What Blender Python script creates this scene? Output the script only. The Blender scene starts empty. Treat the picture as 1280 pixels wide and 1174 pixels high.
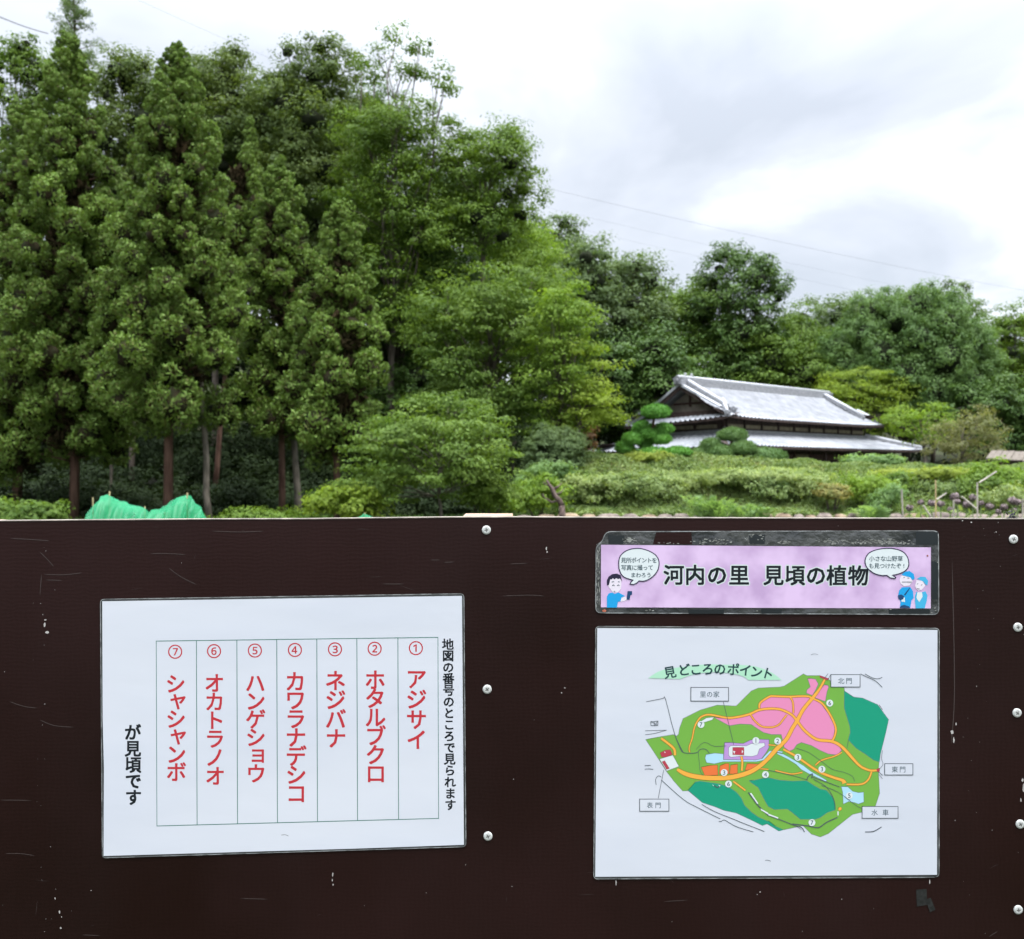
import bpy, math, random
import numpy as np
from mathutils import Vector, Matrix

SC = bpy.context.scene
COL = SC.collection
rad = math.radians

# ---------------------------------------------------------------- camera
F = 1130.0                      # focal length in pixels of the 1280 px wide photograph
EYE = 1.60
cam_d = bpy.data.cameras.new('camera')
cam = bpy.data.objects.new('camera', cam_d); COL.objects.link(cam)
cam.location = (0, 0, EYE); cam.rotation_euler = (rad(90), 0, 0)
cam_d.sensor_width = 36.0; cam_d.lens = 36.0 * F / 1280.0
cam_d.clip_start = 0.05; cam_d.clip_end = 3000
cam_d.dof.use_dof = True; cam_d.dof.focus_distance = 1.05; cam_d.dof.aperture_fstop = 12.5
SC.camera = cam

# ---------------------------------------------------------------- world, sun, exposure
SUN_EL, SUN_AZ = rad(66), rad(125)     # azimuth clockwise from +Y (the view direction)
SKY_GAIN = 1.0
w = bpy.data.worlds.new('World'); SC.world = w; w.use_nodes = True
nt = w.node_tree; nt.nodes.clear(); N = nt.nodes.new; L = nt.links.new
sky = N('ShaderNodeTexSky'); sky.sky_type = 'NISHITA'; sky.sun_disc = False
sky.sun_elevation = SUN_EL; sky.sun_rotation = SUN_AZ
tc = N('ShaderNodeTexCoord'); sp = N('ShaderNodeSeparateXYZ'); L(tc.outputs['Generated'], sp.inputs[0])
def M2(op, a, b=None, c=None):
    n = N('ShaderNodeMath'); n.operation = op
    for i, v in enumerate((a, b, c)):
        if v is None: continue
        if isinstance(v, (int, float)): n.inputs[i].default_value = v
        else: L(v, n.inputs[i])
    return n.outputs[0]
zz = M2('ADD', M2('MAXIMUM', sp.outputs[2], 0.0), 0.28)
cb = N('ShaderNodeCombineXYZ'); L(M2('MULTIPLY', M2('DIVIDE', sp.outputs[0], zz), -1.0), cb.inputs[0]); L(M2('DIVIDE', sp.outputs[1], zz), cb.inputs[1])
cb.inputs[2].default_value = 31.7
nz = N('ShaderNodeTexNoise'); nz.inputs['Scale'].default_value = 1.7; nz.inputs['Detail'].default_value = 5
nz.inputs['Roughness'].default_value = 0.5; nz.inputs['Distortion'].default_value = 0.3; L(cb.outputs[0], nz.inputs['Vector'])
rp = N('ShaderNodeValToRGB'); L(nz.outputs[0], rp.inputs[0])
e = rp.color_ramp.elements
e[0].position = 0.36; e[0].color = (6.5, 6.95, 7.75, 1)
e[1].position = 0.62; e[1].color = (11.6, 12.1, 12.9, 1)
x = e.new(0.49); x.color = (8.0, 8.4, 9.2, 1)
# brighter overhead, as under any even overcast
gain = M2('ADD', M2('MULTIPLY', M2('POWER', M2('MAXIMUM', sp.outputs[2], 0.0), 4.0), 5.6), 0.48)
# low bright band over the horizon, where the cloud is thin
low = M2('MULTIPLY', M2('POWER', M2('SUBTRACT', 1.0, M2('MINIMUM', M2('MULTIPLY', M2('MAXIMUM', sp.outputs[2], 0.0), 2.4), 1.0)), 1.6), 0.16)
vm = N('ShaderNodeVectorMath'); vm.operation = 'SCALE'; L(rp.outputs[0], vm.inputs[0]); L(M2('ADD', gain, low), vm.inputs['Scale'])
mx = N('ShaderNodeMix'); mx.data_type = 'RGBA'; mx.inputs[0].default_value = 0.88
L(sky.outputs[0], mx.inputs[6]); L(vm.outputs[0], mx.inputs[7])
bg = N('ShaderNodeBackground'); bg.inputs['Strength'].default_value = 0.1 * SKY_GAIN
L(mx.outputs[2], bg.inputs[0]); wo = N('ShaderNodeOutputWorld'); L(bg.outputs[0], wo.inputs[0])

sd = bpy.data.lights.new('sun', 'SUN'); sd.energy = 1.5; sd.angle = rad(12); sd.color = (1.0, 0.96, 0.9)
so = bpy.data.objects.new('sun', sd); COL.objects.link(so)
sdir = Vector((math.sin(SUN_AZ) * math.cos(SUN_EL), math.cos(SUN_AZ) * math.cos(SUN_EL), math.sin(SUN_EL)))
so.rotation_euler = sdir.to_track_quat('Z', 'Y').to_euler(); so.location = (0, -20, 60)
SC.view_settings.view_transform = 'Standard'; SC.view_settings.look = 'None'
SC.view_settings.gamma = 1.0; SC.view_settings.use_curve_mapping = False
SC.view_settings.exposure = 1.08
try:
    SC.cycles.max_bounces = 6; SC.cycles.transparent_max_bounces = 12
except Exception: pass

# ---------------------------------------------------------------- helpers
def srgb(r, g, b, k=0.78):
    f = lambda c: (c / 255) / 12.92 if c / 255 <= 0.04045 else ((c / 255 + 0.055) / 1.055) ** 2.4
    return (f(r) * k, f(g) * k, f(b) * k)

MATS = {}
def mat(name, col, rough=0.6, spec=0.5, var=0.0, vscale=5.0, bump=0.0, bscale=40.0, metal=0.0, col2=None, coat=0.0, detail=4, stretch=None):
    if name in MATS: return MATS[name]
    m = bpy.data.materials.new(name); m.use_nodes = True
    t = m.node_tree; b = t.nodes['Principled BSDF']
    b.inputs['Roughness'].default_value = rough; b.inputs['Metallic'].default_value = metal
    b.inputs['Specular IOR Level'].default_value = spec
    b.inputs['Coat Weight'].default_value = coat; b.inputs['Coat Roughness'].default_value = 0.12
    b.inputs['Base Color'].default_value = (*col, 1)
    if var > 0 or col2 or bump > 0:
        c = t.nodes.new('ShaderNodeTexCoord'); src = c.outputs['Object']
        if stretch:
            mp = t.nodes.new('ShaderNodeMapping'); mp.inputs['Scale'].default_value = stretch
            t.links.new(src, mp.inputs[0]); src = mp.outputs[0]
    if var > 0 or col2:
        n = t.nodes.new('ShaderNodeTexNoise'); n.inputs['Scale'].default_value = vscale; n.inputs['Detail'].default_value = detail
        t.links.new(src, n.inputs[0])
        r = t.nodes.new('ShaderNodeValToRGB'); t.links.new(n.outputs[0], r.inputs[0])
        c2 = col2 or tuple(min(1, k * (1 + var)) for k in col)
        c1 = col if col2 else tuple(k * (1 - var) for k in col)
        r.color_ramp.elements[0].position = 0.36; r.color_ramp.elements[1].position = 0.64
        r.color_ramp.elements[0].color = (*c1, 1); r.color_ramp.elements[1].color = (*c2, 1)
        t.links.new(r.outputs[0], b.inputs['Base Color'])
    if bump > 0:
        n2 = t.nodes.new('ShaderNodeTexNoise'); n2.inputs['Scale'].default_value = bscale; n2.inputs['Detail'].default_value = 5
        t.links.new(src, n2.inputs[0])
        bp = t.nodes.new('ShaderNodeBump'); bp.inputs['Strength'].default_value = bump; bp.inputs['Distance'].default_value = 0.02
        t.links.new(n2.outputs[0], bp.inputs['Height']); t.links.new(bp.outputs[0], b.inputs['Normal'])
    MATS[name] = m
    return m

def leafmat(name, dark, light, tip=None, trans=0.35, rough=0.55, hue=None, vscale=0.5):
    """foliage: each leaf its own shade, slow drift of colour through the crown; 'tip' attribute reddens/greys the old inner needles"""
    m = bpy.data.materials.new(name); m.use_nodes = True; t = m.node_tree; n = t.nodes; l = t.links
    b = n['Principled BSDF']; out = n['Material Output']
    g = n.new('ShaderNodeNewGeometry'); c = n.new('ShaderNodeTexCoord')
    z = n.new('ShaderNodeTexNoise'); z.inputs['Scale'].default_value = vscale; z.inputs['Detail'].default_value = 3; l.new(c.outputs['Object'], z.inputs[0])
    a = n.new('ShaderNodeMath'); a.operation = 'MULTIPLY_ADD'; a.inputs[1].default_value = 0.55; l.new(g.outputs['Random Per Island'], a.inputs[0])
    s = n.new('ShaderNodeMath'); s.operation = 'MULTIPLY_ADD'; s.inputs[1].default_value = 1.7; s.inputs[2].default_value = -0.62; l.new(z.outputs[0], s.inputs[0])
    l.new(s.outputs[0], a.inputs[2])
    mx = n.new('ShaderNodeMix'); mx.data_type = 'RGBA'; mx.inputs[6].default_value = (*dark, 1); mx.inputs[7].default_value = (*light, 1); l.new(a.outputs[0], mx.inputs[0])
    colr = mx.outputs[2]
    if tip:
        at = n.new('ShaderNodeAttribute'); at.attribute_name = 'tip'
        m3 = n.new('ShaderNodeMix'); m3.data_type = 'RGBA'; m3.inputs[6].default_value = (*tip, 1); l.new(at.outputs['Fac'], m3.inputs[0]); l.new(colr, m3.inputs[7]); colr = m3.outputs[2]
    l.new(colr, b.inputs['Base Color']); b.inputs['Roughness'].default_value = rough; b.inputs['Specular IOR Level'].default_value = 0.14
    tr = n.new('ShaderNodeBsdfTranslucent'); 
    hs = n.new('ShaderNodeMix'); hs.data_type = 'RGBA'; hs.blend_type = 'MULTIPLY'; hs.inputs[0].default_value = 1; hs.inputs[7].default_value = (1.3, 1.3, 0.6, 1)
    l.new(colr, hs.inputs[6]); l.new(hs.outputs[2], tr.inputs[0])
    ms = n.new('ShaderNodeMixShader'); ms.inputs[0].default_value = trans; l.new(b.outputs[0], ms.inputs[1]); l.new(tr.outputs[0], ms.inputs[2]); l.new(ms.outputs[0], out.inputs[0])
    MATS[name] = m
    return m

def tag(o, label=None, cat=None, group=None, kind=None):
    if label: o['label'] = label
    if cat: o['category'] = cat
    if group: o['group'] = group
    if kind: o['kind'] = kind
    return o

def empty(name, loc, label, cat, group=None):
    o = bpy.data.objects.new(name, None); COL.objects.link(o); o.location = loc; o.empty_display_size = 0.2
    return tag(o, label, cat, group)

class MB:
    """collects polygons; build() links them as ONE mesh object"""
    def __init__(s): s.v = []; s.f = []
    def add(s, vs, fs):
        k = len(s.v); s.v += [tuple(v) for v in vs]; s.f += [tuple(i + k for i in f) for f in fs]; return s
    def box(s, a, b):
        (x0, y0, z0), (x1, y1, z1) = a, b
        return s.add([(x0,y0,z0),(x1,y0,z0),(x1,y1,z0),(x0,y1,z0),(x0,y0,z1),(x1,y0,z1),(x1,y1,z1),(x0,y1,z1)],
                     [(3,2,1,0),(4,5,6,7),(0,1,5,4),(1,2,6,5),(2,3,7,6),(3,0,4,7)])
    def obox(s, c, ax, ay, az):
        c, ax, ay, az = (Vector(q) for q in (c, ax, ay, az))
        vs = [c + sx*ax + sy*ay + sz*az for sz in (-1, 1) for sx, sy in ((-1,-1),(1,-1),(1,1),(-1,1))]
        return s.add(vs, [(3,2,1,0),(4,5,6,7),(0,1,5,4),(1,2,6,5),(2,3,7,6),(3,0,4,7)])
    def tube(s, pts, rs, n=6, cap=True):
        pts = [Vector(p) for p in pts]
        if not hasattr(rs, '__len__'): rs = [rs] * len(pts)
        vs = []; fs = []
        for i, p in enumerate(pts):
            d = (pts[min(i+1, len(pts)-1)] - pts[max(i-1, 0)]).normalized()
            u = d.cross(Vector((0.31, 0.95, 0.05))).normalized() if abs(d.y) < 0.95 else d.cross(Vector((1, 0, 0))).normalized()
            v = d.cross(u)
            vs += [p + rs[i] * (math.cos(2*math.pi*k/n) * u + math.sin(2*math.pi*k/n) * v) for k in range(n)]
        for i in range(len(pts) - 1):
            for k in range(n):
                k2 = (k + 1) % n; fs.append((i*n+k, i*n+k2, (i+1)*n+k2, (i+1)*n+k))
        if cap: fs.append(tuple(range(n))[::-1]); fs.append(tuple((len(pts)-1)*n + k for k in range(n)))
        return s.add(vs, fs)
    def build(s, name, m, parent=None, smooth=False, loc=None):
        me = bpy.data.meshes.new(name); me.from_pydata(s.v, [], s.f); me.update()
        if smooth: me.polygons.foreach_set('use_smooth', [True] * len(me.polygons))
        if m: me.materials.append(m)
        o = bpy.data.objects.new(name, me); COL.objects.link(o)
        if parent: o.parent = parent; o.matrix_parent_inverse = Matrix.Translation(-Vector(parent.location))
        if loc: o.location = loc
        return o

def npmesh(name, V, Q, m, parent=None, tip=None, smooth=False):
    """V (n,3) array, Q (k,4) quads"""
    me = bpy.data.meshes.new(name); me.vertices.add(len(V)); me.vertices.foreach_set('co', np.ascontiguousarray(V, dtype=np.float32).ravel())
    k = Q.shape[1]; me.loops.add(Q.size); me.loops.foreach_set('vertex_index', np.ascontiguousarray(Q, dtype=np.int32).ravel())
    me.polygons.add(len(Q)); me.polygons.foreach_set('loop_start', np.arange(0, Q.size, k, dtype=np.int32))
    if smooth: me.polygons.foreach_set('use_smooth', np.ones(len(Q), dtype=bool))
    if tip is not None:
        a = me.attributes.new('tip', 'FLOAT', 'POINT'); a.data.foreach_set('value', np.ascontiguousarray(tip, dtype=np.float32).ravel())
    me.update(calc_edges=True); me.materials.append(m)
    o = bpy.data.objects.new(name, me); COL.objects.link(o)
    if parent: o.parent = parent; o.matrix_parent_inverse = Matrix.Translation(-Vector(parent.location))
    return o

def at(px, py, d):
    """the point seen at pixel (px, py) of the 1280 px photograph, d metres away"""
    return Vector(((px - 640) / F * d, d, EYE + (587 - py) / F * d))

# ================================================================ THE NOTICE BOARD
BY = 1.05                       # distance of the board's face
K = BY / F
def bp(px, py, off=0.0): return ((px - 640) * K, BY - off, EYE - (py - 587) * K)

m_board = mat('board_film', (0.0095, 0.0036, 0.0028), rough=0.42, spec=0.14, col2=(0.0190, 0.0076, 0.0072), vscale=1.7)
t = m_board.node_tree; b_ = t.nodes['Principled BSDF']
c_ = t.nodes.new('ShaderNodeTexCoord')
def wv(direction, sc, dist):
    q = t.nodes.new('ShaderNodeTexWave'); q.bands_direction = direction; q.inputs['Scale'].default_value = sc; q.inputs['Distortion'].default_value = dist
    q.inputs['Detail'].default_value = 2; t.links.new(c_.outputs['Object'], q.inputs[0]); return q.outputs['Fac']
ad = t.nodes.new('ShaderNodeMath'); ad.operation = 'ADD'
t.links.new(wv('X', 55, 6), ad.inputs[0]); t.links.new(wv('Z', 70, 6), ad.inputs[1])
bm_ = t.nodes.new('ShaderNodeBump'); bm_.inputs['Strength'].default_value = 0.045; bm_.inputs['Distance'].default_value = 0.001
t.links.new(ad.outputs[0], bm_.inputs['Height']); t.links.new(bm_.outputs[0], b_.inputs['Normal'])
rn = t.nodes.new('ShaderNodeTexNoise'); rn.inputs['Scale'].default_value = 6; rn.inputs['Detail'].default_value = 6
mpp = t.nodes.new('ShaderNodeMapping'); mpp.inputs['Scale'].default_value = (1.6, 1, 0.6); t.links.new(c_.outputs['Object'], mpp.inputs[0]); t.links.new(mpp.outputs[0], rn.inputs[0])
mr = t.nodes.new('ShaderNodeMapRange'); mr.inputs[3].default_value = 0.20; mr.inputs[4].default_value = 0.60; t.links.new(rn.outputs[0], mr.inputs[0]); t.links.new(mr.outputs[0], b_.inputs['Roughness'])

m_ply = mat('plywood_edge', (0.21, 0.18, 0.15), rough=0.8, var=0.35, vscale=60)
m_post = mat('sawn_timber', (0.26, 0.13, 0.08), rough=0.8, col2=(0.40, 0.30, 0.225), vscale=60, stretch=(.5, 2, 1), bump=0.3, bscale=80)
m_screw = mat('zinc_screw', (0.50, 0.51, 0.49), rough=0.4, metal=0.15)
m_slot = mat('screw_recess', (0.09, 0.09, 0.085), rough=.6)
m_black = mat('dark_recess', (0.02, 0.02, 0.022), rough=0.6)

board = empty('notice_board', (0.15, BY, 0.0), 'wide dark brown film-faced plywood notice board across the whole foreground, carrying laminated papers', 'notice board')
xs = [-160, 0, 120, 260, 380, 470, 560, 650, 760, 900, 1040, 1160, 1280, 1500]
ys = [652.5, 651.6, 650.6, 649.6, 649.3, 648.2, 647.2, 647.0, 647.6, 648.2, 648.6, 648.8, 649.2, 650]
mb = MB(); n = len(xs)
vf = []
for off in (0.0, -0.012):
    vf += [bp(a, y, off) for a, y in zip(xs, ys)] + [bp(a, 1560, off) for a in xs]
fs = []
for i in range(n - 1):
    fs.append((i, n + i, n + i + 1, i + 1))
    fs.append((2*n + i, 2*n + i + 1, 3*n + i + 1, 3*n + i))
fs += [(0, 2*n, 3*n, n), (n - 1, 2*n - 1, 4*n - 1, 3*n - 1)]
mb.add(vf, fs); mb.build('panel', m_board, board)
mt = MB()
tp = [bp(a, y, o) for o in (0.0006, -0.0126) for a, y in zip(xs, ys)]
tp2 = [(p[0], p[1], p[2] + 0.0009) for p in tp]
mt.add(tp + tp2, [(i, i+1, 2*n+i+1, 2*n+i) for i in range(n-1)] + [(2*n+i, 2*n+i+1, 3*n+i+1, 3*n+i) for i in range(n-1)] + [(n+i+1, n+i, 3*n+i, 3*n+i+1) for i in range(n-1)]
       + [(0, 2*n, 3*n, n), (n-1, 2*n-1, 4*n-1, 3*n-1)])
mt.build('top_edge', m_ply, board)
# posts behind; the sawn top of the middle one stands just clear of the board
def board_post(pxc, top_h, mm):
    q = MB(); x0, x1 = (pxc - 30) * K * 1.012, (pxc + 32) * K * 1.012
    q.box((x0 - 640*K*1.012, BY + 0.0135, 0.0), (x1 - 640*K*1.012, BY + 0.073, EYE - top_h)); return q.build('post', mm, board)
board_post(609, 0.0546, m_post); board_post(1275, 0.062, m_post); board_post(-60, 0.062, m_post)
# screws with cross recess
def screw(px, py, r=0.0052, tilt=0.0):
    s = MB(); seg = 20; cx, cy, cz = bp(px, py, 0)
    ring = []
    for rr, o in ((1.0, 0.0), (1.0, 0.0009), (0.72, 0.0016)):
        ring += [(cx + r*rr*math.cos(2*math.pi*k/seg), cy - o, cz + r*rr*math.sin(2*math.pi*k/seg)) for k in range(seg)]
    fsx = [(i*seg + k, i*seg + (k+1) % seg, (i+1)*seg + (k+1) % seg, (i+1)*seg + k) for i in range(2) for k in range(seg)]
    fsx.append(tuple(2*seg + k for k in range(seg)))
    s.add(ring, fsx); o = s.build('screw', m_screw, board)
    for a in (0, 90):
        c = MB(); an = rad(a + tilt); u = Vector((math.cos(an), 0, math.sin(an))); v = Vector((-math.sin(an), 0, math.cos(an)))
        c.obox((cx, cy - 0.0014, cz), u * r * 0.42, v * r * 0.10, (0, 0.0004 + 0.00003 * a / 90, 0))
        k_ = c.build('cross_slot', m_slot, o); k_.matrix_parent_inverse = Matrix.Identity(4)
    return o
for (px, py, ti) in ((608, 662.5, 10), (609, 861.5, 40), (610, 1045, 25), (1266.5, 674, 70), (1272, 784, 15), (1271, 891, 55), (1275, 1030, 30), (1272.5, 1137, 5)): screw(px, py, tilt=ti)

# wear: fine scratches, paint specks and chips, tape residue
rng = random.Random(4)
m_scr = mat('scratch', (0.034, 0.022, 0.019), rough=0.7)
m_speck = mat('paint_speck', (0.36, 0.34, 0.32), rough=0.7)
m_tape = mat('old_tape', (0.018, 0.019, 0.018), rough=0.5, spec=0.2, var=0.3, vscale=200)
sc_ = MB()
def ribbon(mbx, pts, wd, off, taper=False, dash=0):
    pts = [Vector((p[0], p[1])) for p in pts]; vs = []
    for i, p in enumerate(pts):
        a = (p - pts[i-1]).normalized() if i > 0 else None
        b2 = (pts[i+1] - p).normalized() if i < len(pts) - 1 else None
        d = ((a or b2) + (b2 or a)); d = d.normalized() if d.length > 1e-6 else (a or b2)
        nrm = Vector((-d.y, d.x)); wi = wd[i] if hasattr(wd, '__len__') else wd
        if a and b2:
            cc = max(0.5, nrm.dot(Vector((-b2.y, b2.x)))); wi = wi / cc
        if taper and (i == 0 or i == len(pts) - 1): wi *= 0.15
        vs += [bp(*(p + nrm * wi / 2), off), bp(*(p - nrm * wi / 2), off)]
    mbx.add(vs, [(2*i, 2*i+1, 2*i+3, 2*i+2) for i in range(len(pts) - 1)])
def smooth(pts, k=4):
    P = [Vector(p) for p in pts]; out = []
    for i in range(len(P) - 1):
        a, b2, c, d = P[max(i-1, 0)], P[i], P[i+1], P[min(i+2, len(P)-1)]
        for j in range(k):
            s = j / k; out.append(0.5 * ((2*b2) + (c - a)*s + (2*a - 5*b2 + 4*c - d)*s*s + (3*b2 - a - 3*c + d)*s**3))
    out.append(P[-1]); return out
for pts in ([(13,673),(40,674.5),(62,676)], [(55,718),(80,718.5),(103,716)], [(57,725),(78,725.5)], [(188,692),(212,692),(232,693.5)], [(211,710),(226,721),(246,731)],
            [(50,690),(60,700),(67,708)], [(12,877),(30,883),(46,885)], [(50,900),(68,907),(92,909)], [(300,1123),(335,1124)], [(103,1168.5),(125,1169.5)], [(0,1000),(40,1000.5)],
            [(538,700),(550,700)], [(265,664),(300,665),(330,664)], [(555,703),(568,702.5)], [(478,730),(505,730)], [(628,745),(660,744),(680,745)], [(637,705),(660,704)],
            [(7,1067),(25,1067),(43,1069.5)], [(1236,1171),(1247,1164)], [(830,1127),(860,1125)], [(52,718),(50,745)], [(1190,700),(1193,860),(1189,930)]):
    ribbon(sc_, smooth(pts), 0.8 if len(pts) < 4 and pts[0][0] != 1190 else 1.0, 0.0002, taper=True)
for _ in range(30):
    x0, y0 = rng.uniform(0, 1280), rng.choice((rng.uniform(655, 740), rng.uniform(1075, 1170), rng.uniform(650, 1170))); ln = rng.uniform(4, 22); a = rng.gauss(0, 0.25) + (1.57 if rng.random() < .25 else 0)
    ribbon(sc_, [(x0, y0), (x0 + ln*math.cos(a)/2, y0 + ln*math.sin(a)/2 + rng.uniform(-.6, .6)), (x0 + ln*math.cos(a), y0 + ln*math.sin(a))], rng.uniform(.25, .45), 0.00024, taper=True)
tag(sc_.build('scratches', m_scr, board), kind='stuff')
sp_ = MB()
def blob(mbx, px, py, rx, ry, off, n=9, ang=0, jit=.25, rg=rng):
    vs = []
    for k in range(n):
        a = 2*math.pi*k/n; q = 1 + rg.uniform(-jit, jit); u, v = rx*q*math.cos(a), ry*q*math.sin(a)
        vs.append(bp(px + u*math.cos(ang) - v*math.sin(ang), py + u*math.sin(ang) + v*math.cos(ang), off))
    mbx.add(vs, [tuple(range(n))[::-1]])
for px, py, rx, ry in ((56, 781, 1.3, 3.2), (59, 790.5, 2.6, 1.8), (57, 775, 1.6, 1), (683, 686, .9, 3), (684, 690, .8, 1.6), (416, 1093, .8, 3), (415.5, 1100, .7, 2), (416.5, 1106, .9, 1.4),
                       (69, 1123, .7, 1.6), (74.5, 1140, 1.1, 2.6), (76, 1160, 1.2, 1.6), (77, 1146, .6, 1), (770, 1103, .7, 3.5), (1162, 1102, .7, 3.5), (950, 1115, 1, .7), (946.5, 1118, .6, .6),
                       (1052, 1124, .6, .6), (702, 866, .9, 1), (706, 860, 1.5, .6), (1203, 651, 1, .8), (1214, 653, 1.2, 1), (1245, 665, .8, .8), (1190, 915, 2.2, 3.2), (1192, 925, 1.2, 4), (1195, 905, 1, 2),
                       (1278, 975, 1.5, 3), (1279, 985, 1, 6), (1276, 1000, .8, 3), (642, 974, .6, .6), (640, 1108, .8, .5), (582, 1081, .6, .6), (114, 1113, .8, .6)):
    blob(sp_, px, py, rx * .85, ry * .85, 0.0003)
for _ in range(75): 
    px = rng.choice((rng.uniform(0, 1280), rng.uniform(1180, 1280), rng.uniform(40, 70))); s = rng.uniform(.18, .42); blob(sp_, px, rng.uniform(652, 1172), s, s * rng.uniform(.7, 2), 0.0003, n=5)
tag(sp_.build('paint_specks', m_speck, board), kind='stuff')
tp_ = MB(); tp_.add([bp(1145, 1112, .0004), bp(1158, 1111, .0004), bp(1159, 1131, .0004), bp(1146, 1133, .0004)], [(3, 2, 1, 0)])
tp_.add([bp(1157, 1124, .0006), bp(1163, 1122, .0006), bp(1169, 1137, .0006), bp(1162, 1140, .0006)], [(3, 2, 1, 0)]); tp_.build('tape_residue', m_tape, board)

# ---------------------------------------------------------------- glyphs
GL = {}
def glyph(ch, bold):
    k = ch; bold = 0.0
    if k in GL: return GL[k]
    cu = bpy.data.curves.new('glyph', 'FONT'); cu.body = ch; cu.size = 1.0; cu.offset = 0.0; cu.resolution_u = 2; cu.fill_mode = 'BOTH' if hasattr(cu, 'fill_mode') else cu.fill_mode
    o = bpy.data.objects.new('glyph', cu); COL.objects.link(o)
    dg = bpy.context.evaluated_depsgraph_get(); dg.update()
    me = o.evaluated_get(dg).to_mesh()
    vs = [(v.co.x, v.co.y) for v in me.vertices]; fs = [tuple(p.vertices) for p in me.polygons]
    o.evaluated_get(dg).to_mesh_clear(); bpy.data.objects.remove(o); bpy.data.curves.remove(cu)
    GL[k] = (vs, fs); return GL[k]
gv, _ = glyph('\u56fd', 0.0)
gx = [a for a, _b in gv]; gy = [b2 for _a, b2 in gv]
GCX, GCY, GH = (min(gx) + max(gx)) / 2, (min(gy) + max(gy)) / 2, max(max(gx) - min(gx), max(gy) - min(gy)) / 0.9
def put(mbx, ch, px, py, size, off, bold=0.0, ang=0.0, sx=1.0, shear=0.0):
    """glyph ch with its em box centred on (px, py); size = em in pixels"""
    vs, fs = glyph(ch, bold); out = []
    if ord(ch) < 256:
        xs_ = [a for a, _b in vs]; ys_ = [b2 for _a, b2 in vs]; cx, cy = (min(xs_) + max(xs_))/2, (min(ys_) + max(ys_))/2
    else: cx, cy = GCX, GCY
    nsh = 1 if bold == 0 else (5 if bold < .05 else 14); bw = bold * size * .8
    for q_ in range(nsh):                     # heavier strokes: the same outline struck again beside itself, as the printer's bold does
        dx, dy = (0, 0) if q_ == 0 else (bw * math.cos(2*math.pi*(q_ + .5)/(nsh - 1)), bw * math.sin(2*math.pi*(q_ + .5)/(nsh - 1))); out = []
        for a, b2 in vs:
            u, v = (a - cx) / GH * size * sx + dx, -(b2 - cy) / GH * size + dy
            u -= shear * v
            out.append(bp(px + u*math.cos(ang) - v*math.sin(ang), py + u*math.sin(ang) + v*math.cos(ang), off + q_ * 1.5e-6))
        mbx.add(out, [f[::-1] for f in fs])

def poly(mbx, pts, off): mbx.add([bp(p[0], p[1], off) for p in pts], [tuple(range(len(pts)))[::-1]])

def rounded(pts, r=4, k=4):
    out = []; n = len(pts)
    for i in range(n):
        p = Vector(pts[i]); a = (Vector(pts[i-1]) - p).normalized(); b2 = (Vector(pts[(i+1) % n]) - p).normalized()
        s, e_ = p + a*r, p + b2*r
        for j in range(k + 1):
            q = j / k; out.append((1-q)**2 * s + 2*q*(1-q)*p + q*q*e_)
    return out

m_paper = mat('laminated_paper', (0.54, 0.56, 0.605), rough=0.26, spec=0.4, col2=(0.505, 0.53, 0.585), vscale=5, bump=0.07, bscale=5, stretch=(.6, 1, 1.8))
m_film = mat('laminate_film', (0.05, 0.053, 0.055), rough=0.16, spec=0.6, var=0.35, vscale=30, bump=0.10, bscale=60)
m_filmb = mat('film_bead', (0.20, 0.21, 0.21), rough=0.2, spec=0.6, var=0.5, vscale=90)
m_red = mat('red_ink', srgb(192, 50, 60), rough=0.35, spec=0.35)
m_ink = mat('black_ink', (0.010, 0.013, 0.016), rough=0.4, spec=0.16)
m_gridi = mat('green_line_ink', srgb(60, 120, 105), rough=0.35, spec=0.35)

def sheet(parent, paper, outer, off=0.0, mpaper=None, bead=True):
    r_ = rounded(outer, 5)
    f = MB(); nv = len(r_); lay = []
    for o in (0.0003 + off, 0.0010 + off): lay += [bp(p[0], p[1], o) for p in r_]
    f.add(lay, [tuple(range(nv, 2*nv))[::-1]] + [(i, nv + i, nv + (i+1) % nv, (i+1) % nv) for i in range(nv)])
    f.build('laminate', m_film, parent)
    if bead:
        b2 = MB(); ribbon(b2, [tuple(p) for p in r_] + [tuple(r_[0])], 0.8, 0.00112 + off); b2.build('laminate_rim', m_filmb, parent)
    p_ = MB(); poly(p_, paper, 0.0013 + off)
    return p_.build('paper', mpaper or m_paper, parent)

# ---- left paper: list of flowers
lp = empty('flower_list_sheet', bp(354, 1060, 0.0012), 'laminated white paper with a table of seven plant names in red vertical lettering', 'sign', )
sheet(lp, [(128.5, 751.5), (577.5, 744.8), (580, 1055.5), (453, 1060), (300, 1064.5), (130, 1069.5), (130.6, 960), (129, 900)], [(126, 749), (580, 742), (582.5, 1058), (128.5, 1072)])
O = 0.00134
gl = MB()
def lerp(a, b2, s): return a + (b2 - a) * s
gx_ = [195.8, 246, 296.5, 346.3, 396.3, 446.3, 497.5, 547.5]
ty = lambda x: lerp(801.2, 796.5, (x - 196) / 352); by_ = lambda x: lerp(1032, 1022.5, (x - 196) / 352)
for i, x in enumerate(gx_): ribbon(gl, [(x, ty(x) - .4), (x + .9, by_(x) + .4)], 0.9 if i not in (0, 7) else 0.75, O)
ribbon(gl, [(195.5, 801.2), (548, 796.5)], 0.9, O + 0.00004); ribbon(gl, [(196.5, 1032), (548.8, 1022.5)], 0.9, O + 0.00004)
gl.build('table_grid', m_gridi, lp)
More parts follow.
